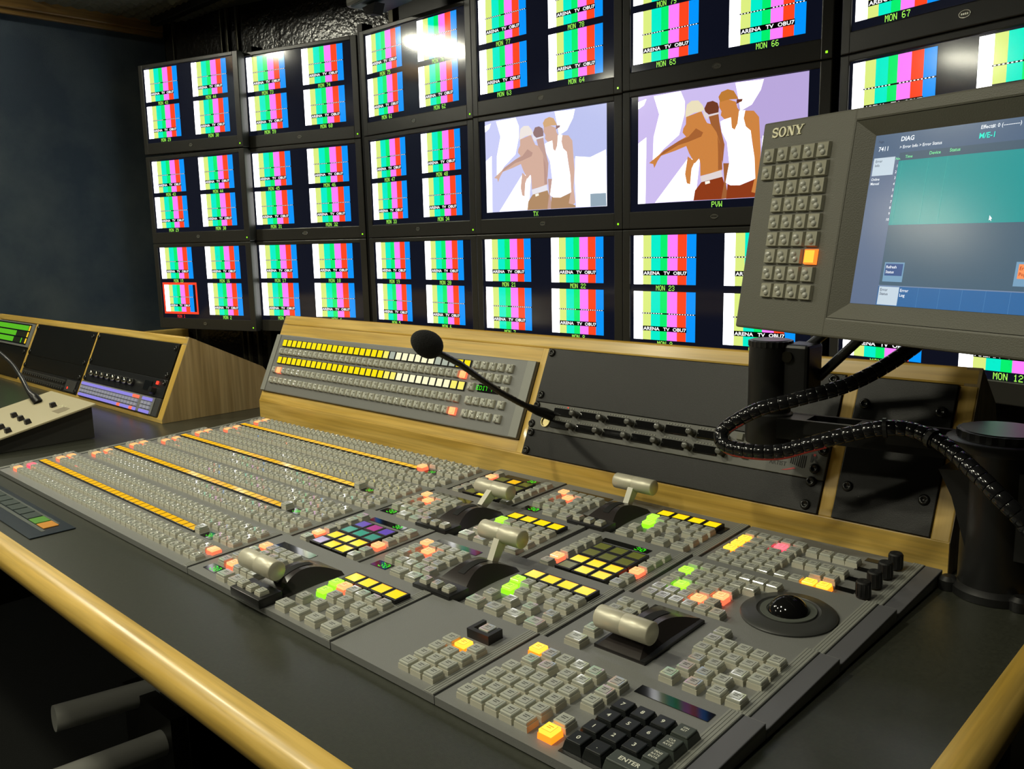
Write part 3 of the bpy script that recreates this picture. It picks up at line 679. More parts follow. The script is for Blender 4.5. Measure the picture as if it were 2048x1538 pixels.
for i in range(4):
    t = thing('transition_module', modM(TX_[i], YF[i]), TLAB[i], 'switcher module', 'transition units of the switcher')
    base(t, TW[i]-.0015, .131)
    fader(t, .112, .168, -.001, .100, .014, *TH[i])
    orange = {(.029, .086): 1, (.0505, .069) if i else (.0465, .034): 1}
    cl = [(x, .086) for x in (.029, .0445, .060, .0755, .091)]+[(x, .069) for x in (.028, .0505, .0695, .088)]+[(x, .0515) for x in (.028, .0505, .073, .088)]+[(x, .034) for x in (.028, .0465, .062, .078, .0935)]
    ks = [(u, v, 's', 'orange' if (u, v) in orange else 'off') for u, v in cl]+[(.067, .013, 'w', 'off'), (.092, .013, 'w', 'off')]
    g = [(.189, .075), (.204, .075), (.220, .075), (.2355, .075), (.253, .075), (.2695, .075), (.195, .056), (.213, .056), (.2315, .056), (.254, .056), (.270, .056), (.189, .035), (.216, .035), (.243, .035), (.2705, .035)]
    for k, (u, v) in enumerate(g):
        kind = 'green' if k in (0, 6) else ('orange' if k == 1 and i == 0 else 'off')
        ks.append((u, v, 's', kind))
    ks += [(u, .0135, 'w', 'off') for u in (.188, .215, .2415, .2685)]
    put_keys(t, ks)
    for k in range(4): place(legend(.0225, .0205, 'y', .006, .0026), 'legend_display', t, Matrix.Translation((.1945+k*.0230, .0955, 0)))
    m = MB(); m.box(.182, .281, .0845, .1065, -.001, .0012, BLACK); m.build('display_tray', t)
    dotdisp(t, .014, .041, .012, .026, '30', .0315, .010)
    dotdisp(t, .024, .096, .1015, .1135)
def flexi(x, y, tiles, label, lit_keys, w=.141, du=0):
    t = thing('display_pad_module', modM(x, y), label, 'switcher module', 'display pad units of the switcher')
    base(t, w-.0015, .131)
    m = MB(); m.bbox(.0455+du, .1165+du, .001, .0875, -.001, .0025, BLACK, .001); m.build('display_tray', t)
    for r in range(4):
        for c in range(3):
            place(legend(.0225, .0205, tiles[r*3+c], .0065, .0028), 'legend_display', t, Matrix.Translation((.0573+du+c*.0235, .0125+r*.0212, .001)))
    ks = []
    for k, v in enumerate((.0105, .0275, .0455, .0625, .079, .0965)):
        ks.append((.029+du, v, 's', 'orange' if ('L', k) in lit_keys else 'off')); ks.append((.127+du, v, 's', 'orange' if ('R', k) in lit_keys else 'off'))
    put_keys(t, ks); dotdisp(t, .033+du, .101+du, .102, .113, '30', .088+du, .009)
flexi(-.926, YF[1], 'lyyyyysssbmb'[:12], 'display key pad with yellow and teal tiles, second row left', [('L', 1), ('R', 2)])
flexi(-.646, YF[2], 'dyyyyydddddd', 'display key pad with five yellow tiles among dark ones, third row', [('L', 1), ('R', 2)], w=.149, du=.003)
flexi(-.934, YF[3], 'dyddddddddod', 'display key pad in the rear row, mostly dark, behind a fader bar', [('L', 4)], w=.139)
# utility module with guarded key
t = thing('utility_key_module', modM(-.641, YF[0]), 'plain grey unit with twelve keys and one guarded key, front row', 'switcher module')
base(t, .1445, .131)
put_keys(t, [(u, v, 's', 'amber' if (u, v) == (.1095, .0675) else 'off') for u in (.0935, .1095, .1255) for v in (.017, .034, .0505, .0675)]+[(.1085, .099, 's', 'off', .001)])
m = MB(); m.prism([(.094, .086), (.122, .086), (.122, .1045), (.1175, .1045), (.1175, .0905), (.0985, .0905), (.0985, .1075), (.094, .1075)], 0, .009, BLACK); m.build('key_guard', t)

# right hand modules
XR = -.4955; WR = .2235
RL = ['right hand unit with number keypad, front row', 'right hand unit with short fader bar, second row', 'right hand unit with trackball, third row', 'right hand unit with four black knobs, rear row']
RT = [thing('controller_module', modM(XR, YF[i]), RL[i], 'switcher module', 'right hand units of the switcher') for i in range(4)]
for i in range(4): base(RT[i], WR-.0005, .131, right_edge=True)
xs = (.022, .038, .054, .070, .086)
ks = [(u, v, 's', 'off') for v in (.017, .0335, .050) for u in xs]+[(u, .0665, 's', 'off') for u in (.024, .040, .0555, .071, .0865)]+[(u, .0845, 's', 'off') for u in (.030, .048, .070, .086)]+[(.0225, .1025, 's', 'amber')]+[(u, .1015, 's', 'off') for u in xs[1:]]
ks += [(.110, .067, 's', 'off'), (.110, .0835, 's', 'off'), (.110, .100, 's', 'off'), (.110, .0335, 's', 'off'), (.1095, .0175, 's', 'amber')]
put_keys(RT[0], ks)
m = MB()
pm = mat('printed_line', (.34, .34, .28), .5)
m.quad(.012, .110, .0925, .0932, .0004, pm); m.build('printed_line', RT[0])
m = MB(); m.quad(.012, .108, .1125, .1132, .0004, pm); m.build('printed_line', RT[0])
m = MB(); m.box(.122, .189, .1055, .1175, -.001, .0006, BLKGLOSS); m.build('dot_display', RT[0])
m = MB(); m.box(.1245, .1975, .0085, .0865, -.001, .0007, BLACK); m.build('keypad_tray', RT[0])
KB = mat('keypad_black', (.013, .015, .015), .28); KG = mat('keypad_grey', (.055, .066, .058), .4); KT = mat('keypad_legend', (.75, .75, .65), .5)
def padkey(u, v, w, h, txt, mt, small=False):
    m = MB(); x, y = w/2, h/2
    m.frus(-x, x, -y, y, .0005, .0075, .0018, mt)
    m.bbox(-x+.0019, x-.0019, -y+.0019, y-.0019, .0072, .0092, mt, .0009)
    if txt:
        if small:
            for k, tt in enumerate(txt.split('/')): m.text(tt, 0, .0018-k*.0032, .0094, .0030, KT, off=.015)
        else: m.text(txt, 0, -.0022, .0094, .0058, KT, off=.02)
    m.build('keypad_key', RT[0], T=Matrix.Translation((u, v, 0)))
for j, v in enumerate((.0385, .0565, .0745)):
    for i, u in enumerate((.1345, .1525, .1705)): padkey(u, v, .0178, .0178, '123456789'[j*3+i], KB)
padkey(.1345, .0205, .0178, .0178, '0', KB); padkey(.1525, .0205, .0178, .0178, '.', KB)
padkey(.1795, .0205, .0355, .0178, 'ENTER', KG)
padkey(.1885, .0385, .0178, .0178, 'TRNS/RATE/ENTR', KG, True); padkey(.1885, .0565, .0178, .0178, 'CLR/AUX/RATE', KG, True); padkey(.1885, .0745, .0178, .0178, 'ON/RST', KG, True)
# unit 2: fader
fader(RT[1], .044, .100, .020, .118, .013, .031, .0255, pad=False, hl=.058, hr=.0105)
ks = [(.029, .0145, 'w', 'off'), (.029, .0385, 's', 'off'), (.021, .101, 's', 'off'), (.037, .101, 's', 'off'), (.0215, .082, 's', 'off'), (.0375, .0835, 's', 'off')]
ks += [(u, v, 's', 'off') for u, v in ((.127, .1025), (.127, .0860), (.1425, .0855), (.1575, .086), (.1725, .086), (.188, .0855), (.1275, .068), (.143, .0665), (.158, .0665), (.173, .0665), (.1885, .067), (.1335, .0495), (.1500, .050), (.174, .0485), (.1895, .050), (.1335, .032), (.151, .032), (.168, .032), (.1285, .0145), (.152, .0135), (.173, .015), (.1895, .016))]
put_keys(RT[1], ks)
# unit 3: key grid and trackball
ks = []
for r, (v, n) in enumerate(((.0115, 6), (.0285, 5), (.0455, 5), (.0625, 5), (.079, 6), (.0985, 7))):
    for k in range(n):
        kind = 'green' if (r, k) in ((4, 0), (2, 1)) else ('orange' if (r, k) in ((1, 3), (2, 4)) else 'off')
        ks.append((.0205+k*.0154, v, 's', kind))
put_keys(RT[2], ks)
m = MB(); c = (.1475, .0585)
m.lathe([(.0450, 0), (.0455, .0018), (.0430, .0038), (.0380, .0042), (.0345, .0055), (.0300, .0062), (.0285, .0048), (.0265, .0046)], mat('trackball_ring', (.045, .046, .044), .35), (*c, 0), 56); m.build('trackball_ring', RT[2], smooth=50)
m = MB(); m.lathe([(.0265, .0052), (.0262, .0062), (.0205, .0060), (.0200, .0040)], mat('trackball_collar', (.10, .11, .095), .4), (*c, 0), 48); m.build('trackball_collar', RT[2], smooth=50)
m = MB(); m.lathe([(.0205*sin(pi*k/20) if k < 20 else 0, -.0205*cos(pi*k/20)) for k in range(8, 21)], BLKGLOSS, (*c, -.001), 40); m.build('trackball', RT[2], smooth=80)
# unit 4
ks = []
for r, (v, n) in enumerate(((.0075, 5), (.0255, 5), (.0425, 5), (.060, 5), (.077, 5), (.0945, 5))):
    for k in range(n):
        kind = 'amber' if k == 0 and r in (2, 3, 4) else ('red' if (r, k) == (4, 3) else 'off')
        ks.append((.0195+k*.0152, v, 's', kind))
ks += [(u, .088, 's', 'off') for u in (.0995, .115, .1305, .1445)]+[(u, .052, 's', 'off') for u in (.100, .115, .130, .1455)]+[(.129, .031, 's', 'off'), (.1445, .031, 's', 'off')]+[(.100, .0085, 's', 'off'), (.116, .0085, 's', 'off'), (.1310, .008, 's', 'amber'), (.1465, .008, 's', 'amber')]
put_keys(RT[3], ks)
kk = MB(); kk.lathe([(.0072, 0), (.0072, .0155), (.0064, .017), (.003, .0172), (0, .0166)], mat('rubber_black', (.008, .008, .008), .6), seg=24)
for q in range(12):
    a = 2*pi*q/12; kk.box(.0070*cos(a)-.0006, .0070*cos(a)+.0006, .0070*sin(a)-.0006, .0070*sin(a)+.0006, .002, .015, BLACK)
KNB = kk.mesh('knob')
for k, v in enumerate((.1035, .0745, .045, .0155)):
    place(KNB, 'knob', RT[3], Matrix.Translation((.184, v, .002))); dotdisp(RT[3], .1495, .1725, v+.003, v+.0125)

# ------------------------------------------------------------------ touch screen menu panel on its arm
S = .95/.80
hx = Vector((.948, -.317, -.0085)).normalized(); uy = Vector((.024, .156, .9875)); uy = (uy-hx*(uy @ hx)).normalized(); nz = hx.cross(uy)
O = Vector((-.4563, .8281, 1.0199))
TP = Matrix(((hx.x*S, uy.x*S, nz.x*S, O.x), (hx.y*S, uy.y*S, nz.y*S, O.y), (hx.z*S, uy.z*S, nz.z*S, O.z), (0, 0, 0, 1)))
t = thing('menu_touch_panel', Matrix(((hx.x, uy.x, nz.x, O.x), (hx.y, uy.y, nz.y, O.y), (hx.z, uy.z, nz.z, O.z), (0, 0, 0, 1))), 'dark grey touch screen panel with nine rows of clear keys, SONY lettering', 'touch screen panel')
SS = Matrix.Scale(S, 4)
TG = mat('touch_panel_grey', (.10, .097, .075), .5, bump=.15, bscale=900)
m = MB(); m.T = SS
u0, u1, v0, v1 = -.003, .305, -.001, .1795; a0, a1, b0, b1 = .113, .287, .028, .1575
# sloped frame round the sunk screen
f0, f1, g0, g1 = .0985, .2965, .0150, .1690
m.bbox(u0, f0, v0, v1, -.016, 0, TG, .0018); m.bbox(f1, u1, v0, v1, -.016, 0, TG, .0018)
m.bbox(f0-.002, f1+.002, v0, g0, -.016, 0, TG, .0018); m.bbox(f0-.002, f1+.002, g1, v1, -.016, 0, TG, .0018)
m.add([(f0, g0, -.0005), (f1, g0, -.0005), (f1, g1, -.0005), (f0, g1, -.0005), (a0, b0, -.008), (a1, b0, -.008), (a1, b1, -.008), (a0, b1, -.008)],
      [(0, 1, 5, 4), (1, 2, 6, 5), (2, 3, 7, 6), (3, 0, 4, 7)], TG)
m.bbox(.01, .295, .01, .168, -.045, -.012, mat('touch_panel_back', (.03, .03, .028), .5), .006)
m.build('housing', t)
m = MB(); m.T = SS; z = -.0078
def L2(n, c, e=1): return lit('ui_'+n, c, e, .18)
m.quad(a0, a1, b0, b1, z, L2('slate', (74, 98, 116)))
m.quad(a0, .137, b0, .1385, z+.0001, L2('side', (96, 112, 140)))
m.quad(a0, a1, .1385, b1, z+.0001, L2('head', (78, 100, 128)))
m.quad(.137, a1, .0885, .1365, z+.0001, L2('teal', (30, 150, 150)))
m.quad(.137, a1, .1365, .1425, z+.0002, L2('heads', (70, 92, 110)))
m.quad(.137, a1, b0, .0425, z+.0001, L2('foot', (54, 106, 160)))
m.quad(.137, a1, .0425, .0432, z+.0002, L2('line', (120, 140, 170)))
for k in range(1, 8): m.quad(.137+k*.0172, .1373+k*.0172, b0, .0425, z+.0002, L2('line2', (80, 130, 180)))
for k in (.1400, .1627, .1775): m.quad(k, k+.0003, .0885, .1365, z+.0002, L2('tline', (60, 172, 170)))
wt = L2('txt', (240, 246, 250), 1.1); gt = L2('gtxt', (130, 235, 160), 1.1); ct = L2('ctxt', (40, 225, 200), 1.1); kt = L2('ktxt', (60, 70, 90))
m.quad(.1145, .1335, .1265, .1400, z+.0002, L2('pale', (200, 216, 228))); m.quad(.138, .1555, .0285, .0422, z+.0003, L2('pale', (200, 216, 228)))
tx = lambda s_, x, y, h, mt, al='l', off=.01, sx=1: m.text(s_, x, y, z+.0005, h, mt, al, sx, off)
tx('Page', .1165, .1515, .0026, kt); tx('7411', .1175, .1450, .0048, wt); tx('DIAG', .1365, .1510, .0048, wt, off=.02); tx('> Error Info > Error Status', .1362, .1455, .0032, wt)
tx('Effect#: 0 (----------)', .1995, .1527, .0036, wt); tx('M/E-1', .1992, .1463, .0052, ct, off=.02)
tx('No.', .1345, .1372, .0028, gt); tx('Time', .1425, .1380, .0030, gt); tx('Device', .1625, .1388, .0033, gt); tx('Status', .1785, .1393, .0034, gt)
for k in range(10): tx(str(k+1), .1368, .1318-k*.00445, .0028, wt, 'r')
tx('Error', .1165, .1365, .0028, kt); tx('Info', .1165, .1333, .0028, kt); tx('Online', .1150, .1228, .0028, wt); tx('Manual', .1150, .1195, .0028, wt)
m.quad(.1395, .1567, .0460, .0605, z+.0002, L2('btnrim', (120, 160, 190))); m.quad(.1405, .1557, .0505, .0595, z+.0003, L2('btn', (60, 88, 140)))
tx('Refresh', .1415, .0560, .0030, wt); tx('Status', .1415, .0523, .0030, wt)
m.quad(.2405, .2625, .0465, .0625, z+.0002, L2('btnrim', (120, 160, 190))); m.quad(.2425, .2605, .0515, .0610, z+.0003, L2('btno', (255, 150, 90)))
tx('Error', .2435, .0572, .0032, L2('dkor', (170, 60, 30))); tx('Popup', .2435, .0533, .0032, L2('dkor', (170, 60, 30)))
tx('Error', .1393, .0388, .0030, kt); tx('Status', .1393, .0358, .0030, kt); tx('Error', .1567, .0388, .0032, wt); tx('Log', .1567, .0353, .0032, wt)
m.add([(.2165, .0935, z+.0006), (.2165, .0900, z+.0006), (.2173, .0905, z+.0006), (.2180, .0895, z+.0006), (.2184, .0898, z+.0006), (.2178, .0908, z+.0006), (.2187, .0912, z+.0006)], [(0, 1, 2, 3, 4, 5, 6)], wt)
m.build('touch_screen', t)
# keys of the panel
TK = MB(); TK.T = SS; TK.frus(-.0064, .0064, -.0064, .0064, -.0005, .0030, .0007, mat('clear_panel_key', (.34, .33, .26), .12, spec=.8))
for (p, q, rr) in ((-.0014, .0016, .0030), (.0010, -.0022, .0026)): TK.lathe([(rr*cos(pi/2*g/6), rr*.8*sin(pi/2*g/6)) for g in range(7)], LENSM, (p, q, .0030), 12)
TKM = TK.mesh('panel_key'); TKM.shade_smooth(); TKM.set_sharp_from_angle(angle=R(35))
TL = MB(); TL.T = SS; TL.frus(-.0064, .0064, -.0064, .0064, -.0005, .0030, .0007, lit('key_side_amber2', (255, 120, 40), 1.6)); TL.quad(-.0050, .0050, -.0050, .0050, .0031, lit('key_top_amber2', (255, 190, 60), 1.4)); TLM = TL.mesh('panel_key')
rows = [(.1495, (.0112, .0268, .0417, .0562, .0709)), (.1347, (.0116, .0275, .0422, .0568, .0714)), (.1208, (.0280, .0427, .0571, .0717)), (.1064, (.0285, .0432, .0575, .0723)), (.0918, (.0287, .0433, .0580, .0727)),
        (.0772, (.0292, .0436, .0580, .0731)), (.0627, (.0296, .0440, .0584, .0742)), (.0482, (.0300, .0444, .0588, .0739)), (.0334, (.0312, .0458, .0602, .0748))]
for r, (v, us) in enumerate(rows):
    for k, u in enumerate(us):
        on = (r, k) == (6, 3)
        o = place(TLM if on else TKM, 'panel_key', t, Matrix.Translation((u*S, v*S, 0)))
        if on: o['label'] = 'key lit orange'
m = MB(); m.T = SS
for r in (0, 1, 2, 3, 5, 6, 7): m.quad(.0215, .0800-.0003*r, rows[r][0]+.0083, rows[r][0]+.0086, .0002, mat('engraved_line', (.16, .16, .13), .5))
m.build('engraved_lines', t)
# raised lettering SONY with slab serifs, from strokes
def letters(m, x, y, h, mt, z0, z1):
    def poly(pts): m.prism([(x+a*h, y+b*h) for a, b in pts], z0, z1, mt)
    # S
    sp = []; 
    def arc(cx, cy, rx, ry, a0_, a1_, n=10): return [(cx+rx*cos(R(a0_+(a1_-a0_)*k/n)), cy+ry*sin(R(a0_+(a1_-a0_)*k/n))) for k in range(n+1)]
    path = arc(.42, .73, .33, .20, 35, 180, 10)+arc(.42, .70, .33, .17, 190, 270, 5)[1:]+arc(.42, .28, .33, .20, 80, 0, 6)+arc(.42, .27, .33, .20, -10, -150, 10)
    for (a, b), (c, d) in zip(path, path[1:]):
        L = math.hypot(c-a, d-b) or 1; nx, ny = -(d-b)/L, (c-a)/L; w = .055+.07*abs((a+c)/2-.42 < .4)*(1-abs(ny)*.3)
        w = .05+.06*(1-abs(ny)*.4)
        poly([(a+nx*w, b+ny*w), (a-nx*w, b-ny*w), (c-nx*w, d-ny*w), (c+nx*w, d+ny*w)])
    poly([(.68, .68), (.78, .68), (.78, 1.0), (.71, 1.0)]); poly([(.05, 0), (.12, 0), (.15, .32), (.05, .32)])
    # O
    n = 28
    for k in range(n):
        a, b = 2*pi*k/n, 2*pi*(k+1)/n
        poly([(1.42+.50*cos(a), .5+.52*sin(a)), (1.42+.50*cos(b), .5+.52*sin(b)), (1.42+.28*cos(b), .5+.42*sin(b)), (1.42+.28*cos(a), .5+.42*sin(a))])
    # N
    poly([(2.16, .0), (2.26, .0), (2.26, 1), (2.16, 1)]); poly([(2.86, 0), (2.96, 0), (2.96, 1), (2.86, 1)]); poly([(2.14, 1), (2.42, 1), (2.98, 0), (2.74, 0)])
    poly([(2.04, 0), (2.38, 0), (2.38, .09), (2.04, .09)]); poly([(2.02, .91), (2.34, .91), (2.34, 1), (2.02, 1)]); poly([(2.74, .91), (3.08, .91), (3.08, 1), (2.74, 1)])
    # Y
    poly([(3.60, 0), (3.84, 0), (3.84, .46), (3.60, .46)]); poly([(3.14, 1), (3.42, 1), (3.84, .44), (3.60, .40)]); poly([(4.08, 1), (4.20, 1), (3.84, .40), (3.74, .50)])
    poly([(3.46, 0), (3.98, 0), (3.98, .09), (3.46, .09)]); poly([(3.08, .91), (3.52, .91), (3.52, 1), (3.08, 1)]); poly([(3.92, .91), (4.30, .91), (4.30, 1), (3.92, 1)])
m = MB(); m.T = SS; letters(m, .0095, .1652, .0083, mat('lettering_ivory', (.90, .86, .62), .25), -.0002, .0009); m.build('lettering', t)

# arm and posts
t = thing('screen_support', (-.224, .950, .742), 'black jointed arm on a round desk post carrying the touch panel', 'screen support')
A = Matrix.Translation((.224, -.950, -.742))
PB = mat('arm_black', (.010, .010, .010), .38)
m = MB(); m.T = A; m.lathe([(.039, .742), (.039, .750), (.036, .753), (.0335, .755), (.0335, .895), (.036, .900)], PB, (-.224, .950, 0), 40)
for a in (0, 120, 240): m.lathe([(.010, .742), (.010, .752), (.006, .756), (0, .756)], PB, (-.224+.041*cos(R(a+200)), .950+.041*sin(R(a+200)), 0), 16)
m.build('desk_post', t, smooth=40)
m = MB(); m.T = A; m.lathe([(.050, .897), (.052, .903), (.052, .907), (.0495, .9085), (0, .9085)], PB, (-.224, .950, 0), 48)
m.build('clamp_ring', t, smooth=40)
kc = MB()
def knurl(mb, c, r, z0, z1, n=48):
    pts = [((r-(.0012 if k % 2 else 0))*cos(2*pi*k/n), (r-(.0012 if k % 2 else 0))*sin(2*pi*k/n)) for k in range(n)]
    mb.prism([(c[0]+a, c[1]+b) for a, b in pts], z0, z1, PB); mb.lathe([(r-.003, z1), (r-.004, z1+.001), (0, z1+.001)], PB, (c[0], c[1], 0), 40)
m = MB(); m.T = A; knurl(m, (-.224, .950), .043, .9085, .916); m.build('knurled_knob', t)
m = MB(); m.T = A
P0, P1 = Vector((-.224, .950, 0)), Vector((-.466, .925, 0)); d = (P1-P0).normalized(); s = Vector((-d.y, d.x, 0)); w = .021
for sg in (-1, 1):
    a, b = P0+s*sg*(w-.006), P1+s*sg*(w-.006); a2, b2 = a+s*.006*sg, b+s*.006*sg
    m.prism([(a.x, a.y), (b.x, b.y), (b2.x, b2.y), (a2.x, a2.y)][::sg], .884, .9075, PB)
for f0_, f1_ in ((0, .17), (.44, .58), (.80, 1.02)):
    a, b = P0.lerp(P1, f0_), P0.lerp(P1, f1_); m.prism([(a+s*w)[:2], (b+s*w)[:2], (b-s*w)[:2], (a-s*w)[:2]], .886, .9072, PB)
a, b = P0, P1; m.prism([(a+s*w)[:2], (b+s*w)[:2], (b-s*w)[:2], (a-s*w)[:2]], .884, .892, PB)
m.lathe([(.026, .874), (.027, .880), (.027, .909), (.025, .911)], PB, (P1.x, P1.y, 0), 32)
m.build('swing_arm', t, smooth=35)
m = MB(); m.T = A; m.lathe([(.0235, .905), (.0245, .908), (.0245, .988)], PB, (P1.x, P1.y, 0), 36); knurl(m, (P1.x, P1.y), .0255, .988, .9945); m.build('swivel_post', t, smooth=35)
m = MB(); m.T = A; m.bbox(-.448, -.416, .915, .955, .930, .992, PB, .004); m.lathe([(.0065, 0), (.0065, .004), (.0052, .006), (0, .0066)], mat('bolt_head', (.06, .055, .04), .2, metal=.8), (-.440, .912, .978), 16, 'y'); m.build('knuckle', t)
for pa, pb in (((-.436, .955, .985), (-.345, .925, 1.052)), ((-.418, .95, .952), (-.322, .925, 1.045))):
    m = MB(); m.T = A; m.tube([pa, pb], .0055, PB, 10); m.build('link_bar', t, smooth=40)
m = MB(); m.T = A; m.bbox(-.375, -.285, .885, .93, 1.02, 1.10, PB, .006); m.build('mounting_head', t)
m = MB(); m.T = A; m.prism([(-.276, .872), (-.262, .845), (-.245, .790), (-.19, .790), (-.19, .880)], .925, .965, PB, 'y'); m.build('gusset', t)

# spiral wrapped cable
t = thing('cable_loom', (-.1484, .85, .8127), 'black spiral wrapped cable looping from touch panel over the arm', 'cable')
A = Matrix.Translation((.1484, -.85, -.8127))
cp_ = [(-.295, .985, 1.03), (-.3111, .97, 1.0041), (-.3166, .95, .9933), (-.342, .93, .9703), (-.3709, .91, .9517), (-.4121, .89, .9363), (-.4491, .87, .9233), (-.4791, .86, .9039), (-.4887, .855, .8918), (-.4805, .85, .881), (-.4495, .85, .8788), (-.419, .86, .881), (-.3898, .87, .8919), (-.3532, .885, .9053), (-.3211, .895, .9144), (-.293, .9, .9142), (-.2608, .89, .9052), (-.2271, .87, .8882), (-.2, .86, .8689), (-.1761, .86, .8453), (-.1550, .875, .7960), (-.1500, .90, .7500)]
def spline(P, n):
    P = [Vector(p) for p in P]; out = []
    for i in range(len(P)-1):
        a, b, c, d = P[max(i-1, 0)], P[i], P[i+1], P[min(i+2, len(P)-1)]
        for k in range(n):
            u = k/n; out.append(.5*((2*b)+(c-a)*u+(2*a-5*b+4*c-d)*u*u+(3*b-a-3*c+d)*u**3))
    return out+[P[-1]]
sp = spline(cp_, 12)
m = MB(); m.T = A; m.tube(sp, .0062, mat('cable_dark', (.008, .008, .010), .3), 12); m.build('cable_core', t, smooth=60)
m = MB(); m.T = A; step = .0078; acc = 0; last = sp[0]; ring_ = []
dist = [0]
for a, b in zip(sp, sp[1:]): dist.append(dist[-1]+(b-a).length)
def at_d(x):
    for i in range(len(dist)-1):
        if dist[i+1] >= x: return sp[i].lerp(sp[i+1], (x-dist[i])/(dist[i+1]-dist[i]+1e-9))
    return sp[-1]
x = 0
while x+.0095 < dist[-1]:
    m.tube([at_d(x), at_d(x+.0010), at_d(x+.0090), at_d(x+.0098)], [.0080, .0084, .0084, .0081], mat('spiral_wrap', (.009, .009, .010), .13), 12); x += .0105
m.build('spiral_wrap', t, smooth=50)
m = MB(); m.T = A; off_ = [p+Vector((.002, -.0035, -.0068)) for p in sp[78:150]]; m.tube(off_, .0016, mat('wire_red', (.45, .04, .03), .4), 8); m.build('red_wire', t, smooth=60)
for q in (14, 15.6):
    m = MB(); m.T = A; p = sp[int(q*12)]; d = (sp[int(q*12)+3]-p); m.tube([p-d*.25, p+d*.25], .0105, BLACK, 14); m.build('cable_tie', t)

# ------------------------------------------------------------------ left console equipment
rack_panel('blank_rack_panel', FL(-2.2835), .4495, .088, .1715, 'black blank plate in the right bay of the far left console', [(.010, .160), (.010, .098), (.440, .160), (.440, .098)], grp=G)
rack_panel('blank_rack_panel', FL(-2.7325), .4325, .079, .1715, 'black blank plate in the middle bay of the far left console', [(.010, .160), (.010, .088), (.422, .160), (.422, .088)], grp=G)
t = rack_panel('audio_monitor_panel', FL(-2.2835), .4495, .0455, .0875, 'black rack strip with row of shiny knobs and red light', [(.008, .052), (.441, .080)], BLACK, cat='rack panel')
for k in range(8):
    m = MB(); m.lathe([(.0075, 0), (.0070, .010), (.0050, .012), (0, .012)], CHROME if k % 1 == 0 else BLACK, (.055+k*.033, .066, .003), 16); m.lathe([(.0090, 0), (.0088, .006), (.0076, .0065)], BLACK, (.055+k*.033, .066, .003), 16); m.build('knob', t, smooth=50)
m = MB(); m.bbox(.404, .413, .073, .081, .003, .006, LEDR, .001); m.build('red_light', t)
m = MB(); m.bbox(.345, .385, .056, .078, .003, .0045, BLKGLOSS, .001); m.lathe([(.009, 0), (.008, .012), (0, .013)], BLACK, (.405, .058, .003), 16); m.build('volume_section', t)
t = thing('lilac_key_panel', FL(-2.2835), 'grey key strip with rows of lilac lit keys, far left console', 'key panel')
m = MB(); m.bbox(0, .4495, .003, .0445, -.002, .004, GREYD, .001); m.bbox(.004, .425, .005, .043, .004, .006, GREY, .001); m.build('plate', t)
LIL = lit('key_lilac', (150, 140, 235), .9); LID = mat('key_lilac_dim', (.30, .30, .36), .15, emit=srgb(96, 100, 120), es=.6); ORR = lit('key_orange3', (255, 110, 80), 1.2)
for r, v in enumerate((.0085, .0185, .0275, .0370)):
    for c in range(24):
        if c == 20: continue
        mt = LIL if r in (0, 3) else LID
        if (r, c) in ((0, 14), (0, 18), (3, 18), (3, 19)): mt = ORR
        kk2 = ('lk', mt.name)
        if kk2 not in KEYS:
            q = MB(); q.frus(-.0068, .0068, -.0036, .0036, 0, .003, .0006, mt); KEYS[kk2] = q.mesh('strip_key')
        place(KEYS[kk2], 'strip_key', t, Matrix.Translation((.018+c*.0170, v, .006)))
t = rack_panel('patch_panel', FL(-2.7325), .4325, .003, .0395, 'dark rack strip of small sockets low in the middle bay', [(.008, .010), (.424, .010)], BLACK)
t2 = rack_panel('patch_panel', FL(-2.7325), .4325, .040, .0785, 'plain dark rack strip above the small sockets in middle bay', [(.008, .048), (.424, .048)], BLACKM)
m = MB()
for r in range(2):
    for c in range(20): m.lathe([(.0055, 0), (.0055, .004), (.003, .004), (.0028, .001), (0, .001)], GREYD, (.022+c*.0165, .012+r*.016, .003), 10)
m.bbox(.355, .42, .006, .036, .003, .006, GREYD, .001); m.box(.372, .378, .012, .018, .006, .0065, LEDR); m.build('socket', t)
t = thing('level_meter_panel', FL(-3.09), 'grey meter panel with green and yellow bar segments at left edge', 'meter panel')
m = MB(); m.bbox(0, .3320, .097, .1700, -.002, .004, GREY, .002); m.box(.010, .314, .104, .166, .004, .0048, BLKGLOSS); m.build('plate', t)
GL = lit('meter_green', (90, 190, 30), 1.0); GD = mat('meter_off', (.03, .035, .02), .3); YL = lit('meter_yellow', (250, 205, 40), 1.0)
for r, (v, on) in enumerate(((.1545, 99), (.135, 23), (.1155, 22))):
    m = MB()
    for c in range(34):
        x = .014+c*.0083; mt = GL if (c < on or (r == 2 and c == 30)) else GD
        m.box(x, x+.0055, v-.0075, v+.0075, .0048, .0054, mt)
    m.bbox(.300, .3095, v-.0078, v+.0078, .0048, .0056, YL, .0008); m.build('meter_row', t)
rack_panel('blank_rack_panel', FL(-3.09), .332, .003, .095, 'black blank plate under the green level meters', [(.012, .09-.006), (.320, .084)], grp=G)

